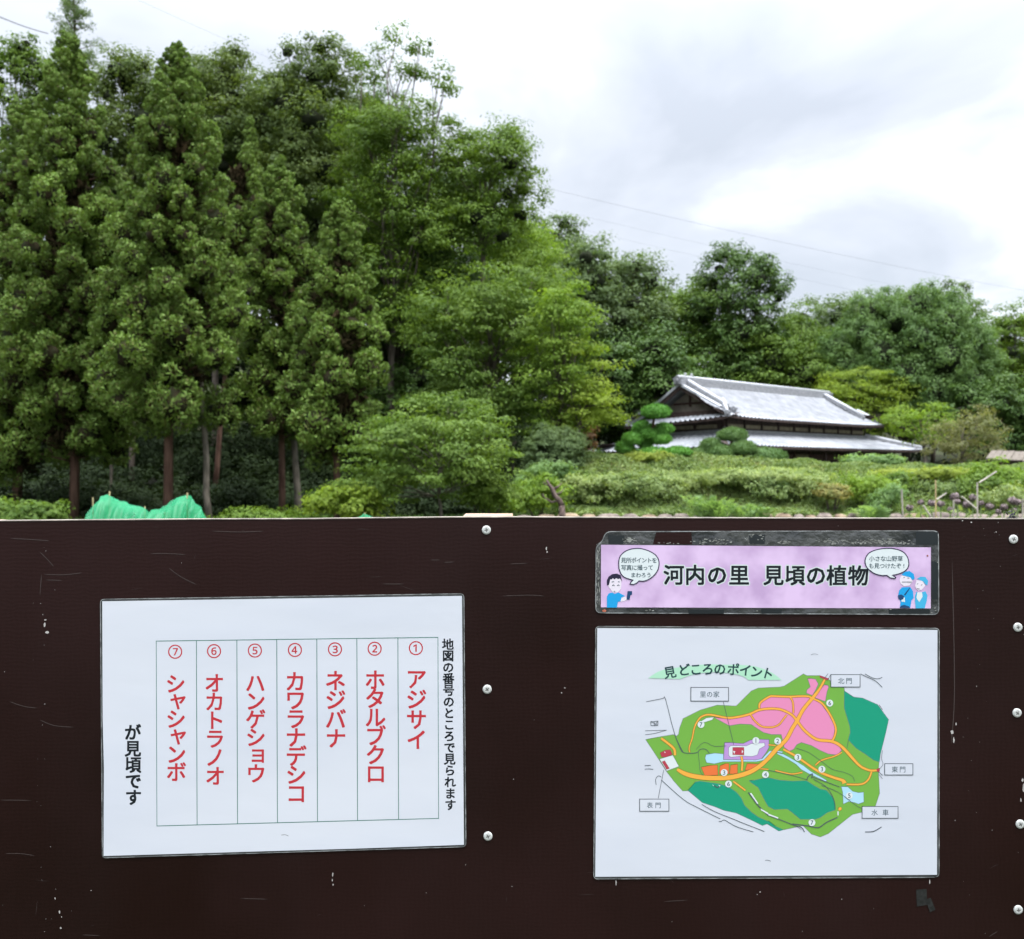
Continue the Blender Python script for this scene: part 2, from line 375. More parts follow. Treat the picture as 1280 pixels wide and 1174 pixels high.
cols = [('アジサイ', 520.5, 849, 25.3), ('ホタルブクロ', 469, 850, 23.4), ('ネジバナ', 419.5, 851, 24), ('カワラナデシコ', 369.5, 852, 23.3),
        ('ハンゲショウ', 319.5, 854, 22.6), ('オカトラノオ', 268.5, 854, 23.2), ('シャシャンボ', 220, 855, 22.0)]
for i, (s_, cx, y0, pitch) in enumerate(cols):
    c = MB(); put(c, chr(0x2460 + i), cx - .5, 810 + i * 0.75, 20.5, O, bold=0.012)
    y = y0
    for j, ch in enumerate(s_):
        dx = 2.6 if ch in 'ャョ' else 0; dy = -2.6 if ch in 'ャョ' else 0
        put(c, ch, cx + dx + .2 * j, y + dy, 26.5 if i < 4 else 25.5, O, bold=0.03, sx=.98); y += pitch
    tag(c.build('lettering', m_red, lp))
c = MB()
for j, ch in enumerate('地図の番号のところで見られます'): put(c, ch, 560.0 + .22 * j, 805.5 + 14.32 * j, 14.6 if ch not in 'のところでられます' else 14.2, O, bold=0.046)
c.build('lettering', m_ink, lp)
c = MB()
for j, ch in enumerate('が見頃です'): put(c, ch, 166.5 + .2 * j, 915.5 + 20.3 * j, 20.5, O, bold=0.049)
c.build('lettering', m_ink, lp)
c = MB(); ribbon(c, smooth([(352, 1043.4), (357, 1043), (361, 1044.6)]), .7, O); c.build('scuff', m_filmb, lp)

# ---- banner
bn = empty('title_banner', bp(960, 765, 0.0012), 'purple laminated title strip with two speech bubbles and cartoon people, above the map', 'sign')
m_purple = mat('purple_print', srgb(194, 164, 204), rough=0.33, spec=0.35, col2=srgb(224, 196, 231), vscale=26, detail=3)
m_filmd = mat('banner_film', (0.028, 0.031, 0.033), rough=0.22, spec=0.5, col2=(0.065, 0.068, 0.066), vscale=28, bump=0.25, bscale=70)
outer = [(757, 664.5), (1172.5, 663.5), (1173, 768), (744.5, 766), (745, 681), (752, 679)]
r_ = rounded(outer, 7); f = MB(); nv = len(r_)
f.add([bp(p[0], p[1], 0.0003) for p in r_] + [bp(p[0], p[1], 0.0010) for p in r_], [tuple(range(nv, 2*nv))[::-1]] + [(i, nv+i, nv+(i+1) % nv, (i+1) % nv) for i in range(nv)])
f.build('laminate', m_filmd, bn)
b2 = MB(); ribbon(b2, [tuple(p) for p in r_] + [tuple(r_[0])], 1.0, 0.00112); b2.build('laminate_rim', m_filmb, bn)
m_dkt = mat('dark_tape', (0.012, 0.016, 0.019), rough=0.25, spec=0.5)
q = MB()
for x0, y0, x1, y1 in ((760, 669, 780, 680), (1144, 664.8, 1172, 681), (936, 668, 956, 680), (1163.5, 702, 1172, 749), (951, 761, 977, 767), (860, 761.5, 905, 767.2), (1110, 761.5, 1162, 767.4)):
    q = MB(); poly(q, [(x0, y0), (x1, y0 + .4), (x1 - .5, y1), (x0 + .6, y1)], 0.00116); q.build('tape', m_dkt, bn)
q = MB()
poly(q, [(820, 665.5), (864, 665.2), (865, 680.5), (816, 680.5)], 0.00115); q.build('bare_patch', m_board, bn)
m_glue = mat('glue_haze', (0.16, 0.165, 0.15), rough=0.6, var=0.5, vscale=120)
q = MB(); rg = random.Random(8)
for cx, sp2, n_, top in ((786, 8, 26, 672), (795, 10, 20, 675), (893, 22, 50, 672), (945, 16, 20, 668), (982, 14, 30, 676), (1040, 20, 60, 673), (1085, 22, 60, 674), (1110, 22, 40, 672), (1125, 20, 40, 677), (830, 14, 10, 678)):
    for _ in range(n_):
        px = rg.gauss(cx, sp2 * .6); py = rg.uniform(top, 680.2); s = rg.uniform(.3, 1.3); blob(q, px, py, s * 1.5, s * .6, 0.00118 + rg.random() * 0.00005, n=6, jit=.5, rg=rg)
for _ in range(40): blob(q, rg.uniform(745.5, 749.5), rg.uniform(685, 758), .6, rg.uniform(.8, 3), 0.0012 + rg.random() * 0.00004, n=6, jit=.4, rg=rg)
for px, py in ((812, 762.5), (808, 763), (816, 763), (1112.5, 761.5), (946, 763.5), (1168, 760), (1169, 763), (1164, 766), (1172, 703)): blob(q, px, py, 1.5, .8, 0.00126, n=7, rg=rg)
tag(q.build('glue_marks', m_glue, bn), kind='stuff')
p_ = MB(); poly(p_, [(751.2, 681), (1163, 684.2), (1162.8, 760.4), (751, 759)], 0.0013); p_.build('paper', m_purple, bn)
m_white = mat('white_print', (0.56, 0.61, 0.615), rough=0.33, spec=0.35)
m_halo = mat('pale_outline_print', (0.50, 0.56, 0.55), rough=0.33, spec=0.35)
chs = [('河', 842), ('内', 868.5), ('の', 896), ('里', 923.5), ('見', 966.5), ('頃', 993), ('の', 1019.5), ('植', 1045.5), ('物', 1072.5)]
h = MB(); c = MB()
for i, (ch, cx) in enumerate(chs):
    yy = 719.0 + i * .12
    put(h, ch, cx, yy, 25.6, 0.00132, bold=0.105, sx=1.0); put(c, ch, cx, yy, 25.6, 0.00139, bold=0.04, sx=1.0)
h.build('lettering_outline', m_halo, bn); c.build('lettering', m_ink, bn)
def oval(cx, cy, rx, ry, a0=0, a1=2*math.pi, n=36, pw=2.3):
    out = []
    for k in range(n):
        a = a0 + (a1 - a0) * k / n; ca, sa = math.cos(a), math.sin(a)
        rr = (abs(ca) ** pw + abs(sa) ** pw) ** (-1 / pw); out.append((cx + rx*rr*ca, cy + ry*rr*sa))
    return out
m_navy = mat('navy_print', srgb(50, 44, 72), rough=0.33, spec=0.35)
def bubble(body, tail):
    w_ = MB(); poly(w_, body, 0.00175); o = w_.build('speech_bubble', m_white, bn)
    k_ = MB(); ribbon(k_, body + [body[0]], 1.25, 0.0018); kk = k_.build('bubble_outline', m_navy, o); kk.matrix_parent_inverse = Matrix.Identity(4)
    return o
z11 = lambda L_, ox: [(ox + a / 11.636, 670 + b2 / 11.636) for a, b2 in L_]
bub1 = smooth(z11([(385, 390), (400, 310), (450, 245), (530, 200), (620, 182), (720, 185), (830, 220), (920, 275), (965, 350), (970, 430), (945, 510), (890, 580), (820, 630), (750, 655), (680, 652)], 740), 3) + z11([(650, 682), (600, 705), (548, 698), (560, 675), (592, 640)], 740) + smooth(z11([(560, 632), (470, 600), (420, 550), (390, 470)], 740), 3)
bubble(bub1, None)
bub2 = smooth(z11([(122, 380), (135, 310), (185, 245), (270, 205), (370, 185), (480, 180), (590, 195), (680, 235), (735, 300), (758, 380), (750, 450), (700, 510), (610, 550), (520, 570)], 1070), 3) + z11([(570, 602), (560, 618), (490, 608), (440, 572)], 1070) + smooth(z11([(370, 575), (260, 545), (170, 480), (135, 430)], 1070), 3)
bubble(bub2, None)
m_ink2 = mat('grey_green_ink', srgb(70, 92, 100), rough=0.35, spec=0.35)
c = MB()
def line(mbx, s_, x0, x1, y, size, off, bold=0.0, slope=0.0):
    nn = len(s_)
    for j, ch in enumerate(s_):
        px = lerp(x0, x1, (j + .5) / nn)
        if ch != ' ': put(mbx, ch, px, y + slope * j, size, off, bold=bold)
line(c, '見所ポイントを', 776, 821, 700.3, 6.9, 0.0019, .012); line(c, '写真に撮って', 776, 816.5, 709.5, 7.0, 0.0019, .012); line(c, 'まわろう', 788, 814, 718.8, 6.6, 0.0019, .012)
line(c, '小さな山野草', 1085.5, 1128, 698.3, 7.0, 0.0019, .012); line(c, 'も見つけたぞ', 1085, 1126, 707.3, 6.9, 0.0019, .012); put(c, '!', 1129, 707.3, 7, .0019, .012)
c.build('lettering', m_ink2, bn)
# cartoon people: printed flat shapes
m_skin = mat('skin_print', srgb(232, 224, 234), rough=0.33, spec=0.35); m_hair = mat('hair_print', srgb(38, 34, 60), rough=0.33, spec=0.35)
m_blue = mat('blue_print', srgb(30, 160, 222), rough=0.33, spec=0.35); m_blue2 = mat('light_blue_print', srgb(70, 178, 220), rough=0.33, spec=0.35); m_phone = mat('phone_print', srgb(34, 70, 110), rough=0.33, spec=0.35)
def shp(nm, m_, lists, ox, off):
    q = MB()
    for i, l_ in enumerate(lists): poly(q, z11(l_, ox), off + i * 0.00002)
    return q.build(nm, m_, bn)
A, Bx = 740, 1070
shp('printed_head', m_skin, [[(235, 640), (260, 600), (420, 600), (425, 700), (420, 770), (370, 820), (300, 820), (255, 760), (235, 720)], [(390, 900), (490, 880), (510, 930), (420, 955)]], A, .00150)
shp('printed_shirt', m_blue, [[(215, 880), (240, 835), (290, 820), (330, 840), (380, 820), (430, 845), (480, 870), (430, 890), (410, 950), (375, 955), (360, 1040), (215, 1040)]], A, .00156)
shp('printed_hair', m_hair, [[(215, 715), (215, 640), (240, 590), (290, 555), (360, 545), (415, 570), (435, 660), (405, 615), (380, 625), (350, 610), (325, 630), (300, 610), (285, 630), (262, 625), (250, 690), (240, 715)]], A, .00162)
shp('printed_phone', m_phone, [[(515, 800), (580, 800), (580, 850), (555, 862), (545, 925), (500, 925)]], A, .00160)
q = MB()
for p0, p1 in (((285, 668), (320, 662)), ((375, 662), (400, 668)), ((290, 722), (310, 708)), ((310, 708), (325, 720)), ((365, 722), (380, 708)), ((380, 708), (398, 720)), ((315, 800), (335, 806))): ribbon(q, z11([p0, p1], A), .9, .00166 + rg.random() * .00005)
for p0, p1 in (((680, 605), (700, 600)), ((740, 608), (765, 612)), ((660, 668), (800, 668)), ((880, 700), (895, 690)), ((935, 715), (955, 705)), ((880, 765), (915, 768))): ribbon(q, z11([p0, p1], Bx), .7, .00166 + rg.random() * .00005)
tag(q.build('printed_face', m_ink2, bn), kind='stuff')
shp('printed_head', m_skin, [[(640, 590), (680, 560), (800, 610), (815, 660), (770, 720), (690, 730), (640, 690), (625, 640)], [(870, 640), (960, 650), (1000, 720), (950, 780), (890, 790), (850, 730)]], Bx, .00150)
shp('printed_cap', m_blue, [[(650, 565), (700, 520), (770, 508), (830, 550), (845, 620), (810, 640), (780, 600), (720, 585)]], Bx, .00158)
shp('printed_cap', m_blue2, [[(880, 620), (930, 590), (1000, 595), (1040, 650), (1030, 715), (1000, 700), (970, 660), (920, 640)]], Bx, .00158)
shp('printed_jacket', m_blue, [[(600, 880), (620, 790), (660, 745), (780, 740), (820, 800), (830, 900), (800, 930), (780, 1045), (630, 1045), (640, 950)]], Bx, .00156)
shp('printed_jacket', m_blue2, [[(850, 870), (870, 810), (920, 830), (1000, 800), (1030, 860), (1020, 940), (990, 1050), (860, 1050), (850, 960)]], Bx, .00156)
shp('printed_collar', m_white, [[(885, 820), (950, 815), (960, 880), (910, 960), (870, 900)], [(660, 900), (700, 890), (705, 960), (650, 950)]], Bx, .00164)
shp('printed_camera', m_phone, [[(605, 860), (650, 850), (690, 870), (680, 920), (640, 930), (605, 910)], [(690, 850), (770, 750), (775, 760), (705, 865)], [(625, 1045), (640, 1015), (690, 1000), (760, 1020), (778, 1045)]], Bx, .00168)
m_rust = mat('rust_spot', (0.32, 0.09, 0.05), rough=0.7, var=.4, vscale=400)
q = MB(); blob(q, 1158.6, 694.6, 1.3, 1.2, .0016, rg=rg); q.build('rust_spot', m_rust, bn); q = MB(); blob(q, 755.3, 763.4, 2.4, 2.0, .0016, rg=rg); q.build('rust_spot', m_rust, bn)

# ---- map sheet
mp = empty('map_sheet', bp(958, 1090, 0.0012), 'laminated white sheet with a coloured green and pink park map, under the purple banner', 'sign')
sheet(mp, [(746.5, 785), (1171.2, 787.3), (1170.6, 1093), (957, 1094.3), (744, 1095.5)], [(744.5, 782.8), (1173.5, 785.2), (1173.3, 1095.5), (1165, 1096.3), (742, 1098.3)])
za = lambda L_: [(800 + a/8, 830 + b2/8) for a, b2 in L_]
zb = lambda L_: [(960 + a/8, 860 + b2/8) for a, b2 in L_]
zc = lambda L_: [(800 + a/8, 920 + b2/8) for a, b2 in L_]
zd = lambda L_: [(960 + a/8, 940 + b2/8) for a, b2 in L_]
z3 = lambda L_: [(940 + a/5.333, 820 + b2/5.333) for a, b2 in L_]
z2 = lambda L_: [(740 + a/5.333, 780 + b2/5.333) for a, b2 in L_]
C_ = lambda nm, rgb: mat(nm, srgb(*rgb), rough=0.33, spec=0.35)
mG, mD, mP, mO = C_('map_green', (118, 176, 74)), C_('map_dark_green', (30, 155, 122)), C_('map_pink', (230, 142, 184)), C_('map_orange', (243, 176, 74))
mB, mV, mR, mT, mW = C_('map_water', (176, 220, 238)), C_('map_violet', (190, 150, 212)), C_('map_red', (186, 66, 84)), C_('map_tangerine', (234, 120, 66)), m_white
mBr, mGo, mPale, mL = C_('map_brown_line', (140, 84, 50)), C_('map_grey_line', (84, 92, 98)), C_('map_mint', (176, 224, 194)), C_('map_thin_line', (112, 118, 126))
LAY = [0.00131]
def nxt(step=0.000005): LAY[0] += step; return LAY[0]
def area(nm, m_, polys, edge=None, ew=.8):
    if edge:
        o = nxt()
        for p in polys: e_ = MB(); ribbon(e_, list(p) + [p[0], p[1]], ew * 1.6, o); e_.build('area_outline', edge, mp)
        pass
    for p in polys: q = MB(); poly(q, p, nxt(0.000003)); q.build(nm, m_, mp)
def road(pts, wd, k=4, m_=None, edge=None, ew=.9):
    s = smooth(pts, k)
    if hasattr(wd, '__len__'): wd = list(np.interp(np.linspace(0, len(wd) - 1, len(s)), range(len(wd)), wd))
    else: wd = [wd] * len(s)
    RE.append((s, [a + ew for a in wd])); RF.append((s, wd))
outer_g = za([(58, 755), (180, 730), (330, 705), (365, 720), (385, 700), (395, 640), (430, 545), (600, 460), (770, 410), (960, 420), (1040, 340), (1110, 270), (1180, 240)]) + [(956, 859.5), (974.4, 858.8), (980, 857.5), (1003.8, 842.3), (1008, 844.5), (1024.4, 844.4), (1036.6, 850), (1040, 858), (1054.4, 859.4)] \
    + zb([(760, 30), (850, 90), (940, 100), (1090, 165), (1200, 315), (1170, 450), (1120, 650), (1105, 730), (1098, 820)]) + zd([(1100, 230), (1110, 410), (1070, 530), (1050, 560), (935, 596), (840, 620), (700, 730), (600, 810), (520, 845), (430, 815), (345, 732), (105, 783), (0, 705)]) \
    + zc([(1220, 890), (1100, 830), (960, 765), (840, 740), (740, 700), (620, 660), (480, 543), (425, 545), (340, 450), (260, 345), (190, 235)])
area('map_area', mG, [outer_g], edge=mL, ew=.6)
area('map_area', mD, [zb([(760, 30), (850, 90), (940, 100), (1090, 165), (1200, 315), (1170, 450), (1120, 650), (1107, 735), (1050, 715), (960, 650), (880, 600), (800, 515), (820, 440), (815, 380), (760, 200)]),
                      zc([(480, 540), (550, 460), (600, 450), (700, 465), (800, 480), (880, 505), (960, 560), (1010, 620), (1040, 690), (1110, 760), (1180, 810), (1275, 850), (1300, 862), (1220, 890), (1100, 830), (960, 765), (840, 740), (740, 700), (620, 660)]),
                      zd([(-190, 285), (-160, 283), (-130, 280), (-60, 262), (0, 255), (110, 280), (240, 290), (380, 285), (450, 330), (520, 370), (580, 380), (640, 450), (665, 520), (668, 575), (590, 600), (520, 650), (470, 668), (320, 668), (240, 600), (190, 565), (60, 570), (0, 540), (-30, 490), (-60, 430), (-100, 350), (-160, 310)]),
                      zd([(0, 685), (70, 740), (150, 775), (105, 785), (-10, 715)])], edge=mL, ew=.6)
pink = za([(745, 535), (900, 552), (1020, 530), (1100, 498), (1180, 470), (1210, 380), (1290, 335)]) + zb([(60, 75), (200, 85), (380, 80), (450, 110), (520, 150), (600, 260), (665, 390), (650, 480), (630, 530), (700, 570), (730, 620), (690, 665), (600, 655), (520, 620), (430, 570), (330, 540), (285, 560), (250, 610), (210, 625), (160, 590), (150, 540), (130, 460), (30, 460)]) + za([(1230, 680), (1110, 600), (1000, 595), (890, 612), (830, 580)])
area('map_area', mP, [pink, z3([(370, 150), (390, 150), (420, 155), (438, 185), (425, 215), (400, 260), (362, 245), (365, 225), (388, 205)]), z3([(480, 192), (500, 195), (507, 205), (495, 240), (485, 300), (415, 275)])], edge=mL, ew=.7)
area('map_area', mV, [zc([(845, 65), (900, 65), (1030, 75), (1090, 45), (1140, 30), (1285, 35), (1285, 110), (1265, 150), (1210, 225), (1140, 235), (835, 230)])], edge=mGo, ew=.7)
area('map_area', mB, [zc([(660, 185), (740, 170), (830, 178), (830, 236), (1150, 240), (1220, 225), (1290, 150), (1340, 140), (1420, 155), (1420, 165), (1345, 155), (1300, 165), (1230, 238), (1160, 252), (830, 252), (740, 273), (665, 262), (650, 220)]),
                      zb([(90, 645), (150, 660), (250, 715), (350, 775), (420, 830), (580, 920), (575, 930), (400, 850), (330, 810), (280, 760), (200, 710), (90, 655)]),
                      zd([(730, 345), (790, 345), (840, 390), (900, 405), (950, 400), (952, 495), (900, 515), (860, 500), (800, 490), (750, 515), (745, 400)])], edge=mL, ew=.6)
area('map_area', mW, [zc([(905, 95), (1060, 98), (1110, 75), (1240, 68), (1245, 95), (1190, 125), (1170, 185), (1120, 200), (1020, 195), (905, 208), (885, 190), (885, 115)]), zc([(195, 228), (325, 190), (385, 300), (265, 345)]), za([(610, 570), (660, 540), (735, 530), (720, 555), (640, 580)])], edge=mGo, ew=.5)
area('map_area', mT, [zc([(612, 310), (700, 293), (770, 290), (775, 385), (645, 390)]), zc([(800, 295), (850, 275), (885, 275), (885, 375), (790, 375)]), zc([(905, 290), (970, 280), (970, 370), (895, 375)]), zc([(1070, 275), (1180, 278), (1140, 320), (1050, 340)])], edge=mBr, ew=.6)
RE, RF = [], []
road(zc([(370, 330), (440, 370), (540, 400), (680, 416), (860, 415), (1000, 390), (1120, 345), (1210, 285), (1275, 225)]) + zb([(10, 690), (90, 600), (180, 510), (240, 400), (290, 320), (350, 210), (440, 100), (510, 10)]) + z3([(485, 150)]), [3.2, 5, 5.4, 5.6, 5.6, 5.4, 5.2, 5, 4.6, 4.8, 5.2, 4.6, 4.4, 4.4, 4.2, 4, 2.8, 2.2])
road(za([(1190, 440), (1200, 385), (1290, 325)]) + zb([(60, 80), (200, 85), (380, 80), (450, 105), (540, 155), (620, 270), (672, 390), (665, 470), (640, 525)]), 2.2)
road(za([(495, 880), (490, 830), (520, 740), (540, 640), (575, 565), (620, 520), (700, 505), (860, 535), (960, 530), (1090, 500), (1180, 460)]) + zb([(0, 205), (100, 208), (170, 230), (240, 270), (290, 330), (360, 420), (480, 510), (620, 528), (700, 560), (770, 620), (850, 710), (920, 780), (1010, 820), (1085, 820)]), [1, 1.4, 1.8, 2, 2.4, 2.6, 2.6, 2.6, 3, 3.2, 3.4, 3.6, 2.8, 2.4])
road(zb([(215, 85), (245, 140), (250, 250)]), 1.8)
road(za([(1100, 500), (1140, 560), (1210, 620), (1290, 630)]) + zb([(60, 385), (110, 360), (150, 310), (185, 265)]), 1.7)
road(zb([(150, 610), (260, 670), (350, 730), (450, 800), (540, 850), (660, 895), (740, 920)]) + zd([(760, 310)]), [2.4, 2.6, 2.6, 3, 3, 3.4, 6])
road(zb([(470, 770), (530, 720), (660, 680), (735, 640)]), 1.5)
road(zd([(780, 320), (930, 318), (1000, 270), (1030, 195)]), 2.0)
road(zb([(0, 565), (70, 572)]), 1.3); road(zc([(1200, 325), (1280, 330)]), 1.2)
road(zd([(70, 182), (200, 212), (260, 215), (340, 200)]), 1.3)
road(zc([(930, 450), (1050, 540)]), 2.0); road(zc([(1010, 200), (1020, 260), (1015, 345)]), 2.4)
road(zc([(210, 20), (290, 80), (340, 130), (348, 190)]), 2.8)
road(zd([(705, 580), (725, 550)]), [1.5, 4, 1.5])
q = MB(); o_ = nxt()
for s, w_ in RE: ribbon(q, s, w_, o_); o_ += .000002
LAY[0] = o_; q.build('road_outline', mBr, mp)
for s, w_ in RF: q = MB(); ribbon(q, s, w_, nxt(.000002)); q.build('road', mO, mp)
area('map_area', mR, [zc([(925, 112), (1035, 112), (1035, 185), (925, 182)]), zc([(200, 165), (250, 140), (300, 135), (320, 180), (260, 205), (215, 205)]), zc([(220, 255), (245, 245), (290, 320), (265, 330)]), z3([(450, 130), (510, 150), (500, 160), (450, 140)]), zb([(1085, 805), (1110, 800), (1110, 830), (1085, 832)])], edge=mBr, ew=.4)
area('map_mark', mW, [zc([(925, 145), (950, 150), (940, 178)]), zc([(1015, 135), (1030, 150), (1015, 170)]), zc([(240, 150), (255, 160), (245, 168)])])
q = MB()
def ln(pts, wd=.65, k=3): q = MB(); ribbon(q, smooth(pts, k) if k > 1 else pts, wd, nxt(.000002)); q.build('map_line', mGo, mp)
ln(za([(60, 375), (235, 340)]), k=1); ln(za([(235, 340), (255, 355), (345, 700), (430, 880)]), .7); ln(za([(50, 665), (265, 658)]), .6, 1); ln(za([(50, 705), (150, 690), (265, 658)]), .6)
ln(za([(830, 375), (935, 805)]), .6, 1); ln(za([(345, 700), (400, 840), (440, 885), (560, 885), (600, 850), (655, 850), (690, 890)]), .9)
ln(za([(560, 850), (640, 780), (740, 820), (860, 815)]), .5); ln(zc([(580, 150), (590, 260), (600, 350), (630, 390)]), .5)
ln(zc([(45, 293), (105, 290)]), .8, 1); ln(zc([(45, 330), (80, 325), (130, 330)]), .8); ln(zc([(235, 335), (180, 620)]), .6, 1)
ln(zc([(160, 485), (155, 430), (180, 395), (210, 405)]), .7); ln(zc([(210, 435), (430, 630), (560, 705), (800, 825)]), .8); ln(zc([(785, 850), (810, 850), (840, 835), (900, 870), (980, 910), (1130, 955)]), .8)
ln(zc([(615, 680), (740, 750), (900, 815), (1060, 880), (1240, 950)]), .8)
ln(zb([(280, 600), (400, 640), (530, 730), (640, 810), (760, 840), (840, 880), (860, 930)]), .5); ln(zb([(800, 515), (785, 600)]), .5, 1)
ln(zd([(0, 180), (130, 205), (270, 240), (390, 275)]), .7); ln(zd([(430, 245), (560, 290), (710, 345)]), .9); ln(zd([(530, 330), (700, 400), (860, 520), (930, 560)]), .6)
ln(zd([(450, 270), (560, 330), (620, 400), (660, 490), (668, 570)]), .8); ln(zd([(240, 715), (400, 735), (500, 752), (580, 700), (690, 650)]), 1.3); ln(zd([(0, 630), (80, 660), (160, 690), (260, 730), (330, 750), (360, 795)]), 1.1)
ln(zc([(1080, 560), (1140, 640), (1190, 705), (1280, 790)]), 1.6); ln(z3([(720, 118), (765, 140), (820, 165), (865, 207)]), .8); ln(z3([(750, 118), (800, 145), (840, 150), (865, 140)]), .8)
ln(z3([(478, 150), (505, 115)]), .5, 1); ln(z3([(500, 160), (522, 122)]), .5, 1); ln(zb([(1105, 165), (1140, 215)]), .6, 1); ln(zb([(1140, 620), (1130, 700), (1145, 760), (1110, 805)]), .5); ln(zb([(1100, 835), (1140, 870)]), .8, 1); ln(zb([(1105, 860), (1140, 905)]), .5, 1)
ln(zd([(965, 795), (1050, 790), (1130, 745)]), 1.1); ln(zd([(280, 740), (330, 770)]), .5, 1)
ln(za([(105, 572), (140, 575), (140, 612), (108, 612), (105, 572)]), .7, 1); ln(za([(140, 572), (178, 568), (176, 610), (140, 612)]), .7, 1); ln(za([(110, 575), (175, 608)]), .6, 1); ln(za([(145, 610), (176, 570)]), .6, 1)
ln(zd([(385, 270), (400, 240), (440, 215), (430, 260)]), 1.2); ln(zc([(740, 490), (770, 510), (790, 500)]), 1.2)
for p in (zc([(1095, 570), (1110, 565), (1180, 670), (1170, 675)]), zc([(1200, 720), (1280, 765), (1275, 780), (1210, 740)]), zd([(0, 612), (100, 650), (95, 662), (0, 628)]), zc([(720, 480), (735, 490), (730, 498)]), zc([(780, 485), (800, 490), (795, 505)]), zd([(688, 590), (702, 590), (700, 630), (690, 630)])): q = MB(); poly(q, p, nxt(.000003)); q.build('map_mark', mW, mp)
# title on its arc
q = MB(); poly(q, smooth(za([(80, 140), (160, 85), (260, 50)]) + z2([(640, 280), (760, 268), (880, 270), (1000, 272), (1100, 285), (1200, 325), (1262, 372)]), 3) + smooth(z2([(1040, 372), (1000, 345), (900, 325), (800, 320), (700, 330), (640, 345), (590, 365)]), 3), nxt()); q.build('title_arc', mPale, mp)
c = MB(); o_ = nxt(.000003)
for ch, a, b2, an in (('見', 518, 322, -10), ('ど', 612, 306, -7), ('こ', 690, 302, -4), ('ろ', 770, 300, -2), ('の', 850, 300, 0), ('ポ', 940, 303, 3), ('イ', 1020, 308, 6), ('ン', 1093, 320, 10), ('ト', 1168, 330, 16)):
    put(c, ch, 740 + a/5.333, 780 + b2/5.333, 15.5, o_, bold=.036, ang=rad(an))
c.build('lettering', mat('title_ink', srgb(34, 66, 70), rough=.33, spec=.35), mp)
# name boxes
def namebox(x0, y0, x1, y1, txt, xs_, size):
    o1 = nxt(.000003); k_ = MB(); ribbon(k_, [(x0, y0), (x1, y0), (x1, y1), (x0, y1), (x0, y0), (x0 + 1, y0)], .9, o1 + .000005); w_ = MB(); poly(w_, [(x0, y0), (x1, y0), (x1, y1), (x0, y1)], o1)
    o = w_.build('name_box', m_paper, mp); kk = k_.build('box_outline', mGo, o); kk.matrix_parent_inverse = Matrix.Identity(4)
    c = MB()
    for ch, px in zip(txt, xs_): put(c, ch, px, (y0 + y1)/2 + .3, size, o1 + .000008, bold=.014)
    kk = c.build('lettering', m_ink2, o); kk.matrix_parent_inverse = Matrix.Identity(4)
namebox(863.3, 859, 910.2, 876, '里の家', (878.3, 886.6, 895), 8)
namebox(799.3, 998.4, 835.8, 1013.4, '表門', (812, 822.3), 7.6)
namebox(1105.2, 954.2, 1140.3, 968.2, '東門', (1117.8, 1127.5), 8)
namebox(1038, 843, 1074.4, 858.4, '北門', (1050.8, 1060.6), 8)
namebox(1077, 1007.6, 1121.8, 1022.3, '水車', (1092.5, 1106.2), 8)
for (px, py), ch in ((z2([(725, 668)])[0], '7'), (z2([(1090, 775)])[0], '1'), (z2([(1235, 778)])[0], '2'), (z3([(515, 312)])[0], '6'), (z3([(303, 673)])[0], '3'), (z3([(463, 752)])[0], '3'), (z3([(87, 788)])[0], '4'),
                     (zc([(838, 362)])[0], '3'), (zc([(882, 476)])[0], '6'), (zd([(808, 432)])[0], '5'), (zd([(435, 702)])[0], '7')):
    o1 = nxt(.000003); q = MB(); poly(q, [(px + 4.3*math.cos(a*math.pi/10), py + 4.3*math.sin(a*math.pi/10)) for a in range(20)], o1); o = q.build('number_disc', m_white, mp)
    c = MB(); put(c, ch, px, py, 7.6, o1 + .000006, bold=.02); kk = c.build('lettering', m_ink2, o); kk.matrix_parent_inverse = Matrix.Identity(4)
c = MB(); ribbon(c, smooth([(956, 1074.8), (959, 1074.6), (963, 1075.8)]), .7, .0016); c.build('scuff', mGo, mp)
c = MB(); ribbon(c, smooth([(1013, 818.5), (1017, 817), (1022, 818)]), .4, .0016); c.build('scuff', mGo, mp)

# ================================================================ LAND
R = np.random.default_rng(11)
def sstep(a, b, x): t = np.clip((x - a) / (b - a), 0, 1); return t * t * (3 - 2 * t)
def ground_z(x, y):
    x = np.asarray(x, float); y = np.asarray(y, float)
    px = x / np.maximum(y, 1) * F + 640
    z = -0.25 * sstep(4, 26, y)
    side = sstep(640, 735, px)                                    # the garden terrace on the right
    crest = 1.93 - 0.42 * sstep(830, 1130, px)
    rise = sstep(27.2, 32.5, y) * 0.85 + sstep(26.6, 27.0, y) * 0.15
    z = z + side * ((crest + 0.25) * rise - 1.0 * sstep(33.4, 36, y))
    z = z + (1 - side) * 0.7 * sstep(30, 48, y)
    hill = sstep(46, 120, y) * (6 + 9 * sstep(900, 300, px))
    return z + hill + 25 * sstep(150, 500, y) * (0.6 + 0.4 * np.sin(x * 0.004 + 1))
m_ground = mat('forest_soil', (0.022, 0.020, 0.012), rough=0.95, spec=0.1, col2=(0.035, 0.045, 0.016), vscale=0.6, bump=0.6, bscale=3)
gy = np.concatenate([np.linspace(-60, 20, 24), np.linspace(21, 60, 110), np.geomspace(62, 900, 50)])
gx = np.concatenate([-np.geomspace(60, 900, 16)[::-1], np.linspace(-55, 55, 150), np.geomspace(60, 900, 16)])
X, Y = np.meshgrid(gx, gy); Z = ground_z(X, Y) + 0.05 * np.sin(X * 2.1 + Y) * np.cos(Y * 1.7)
nx = len(gx); idx = np.arange(X.size).reshape(X.shape)
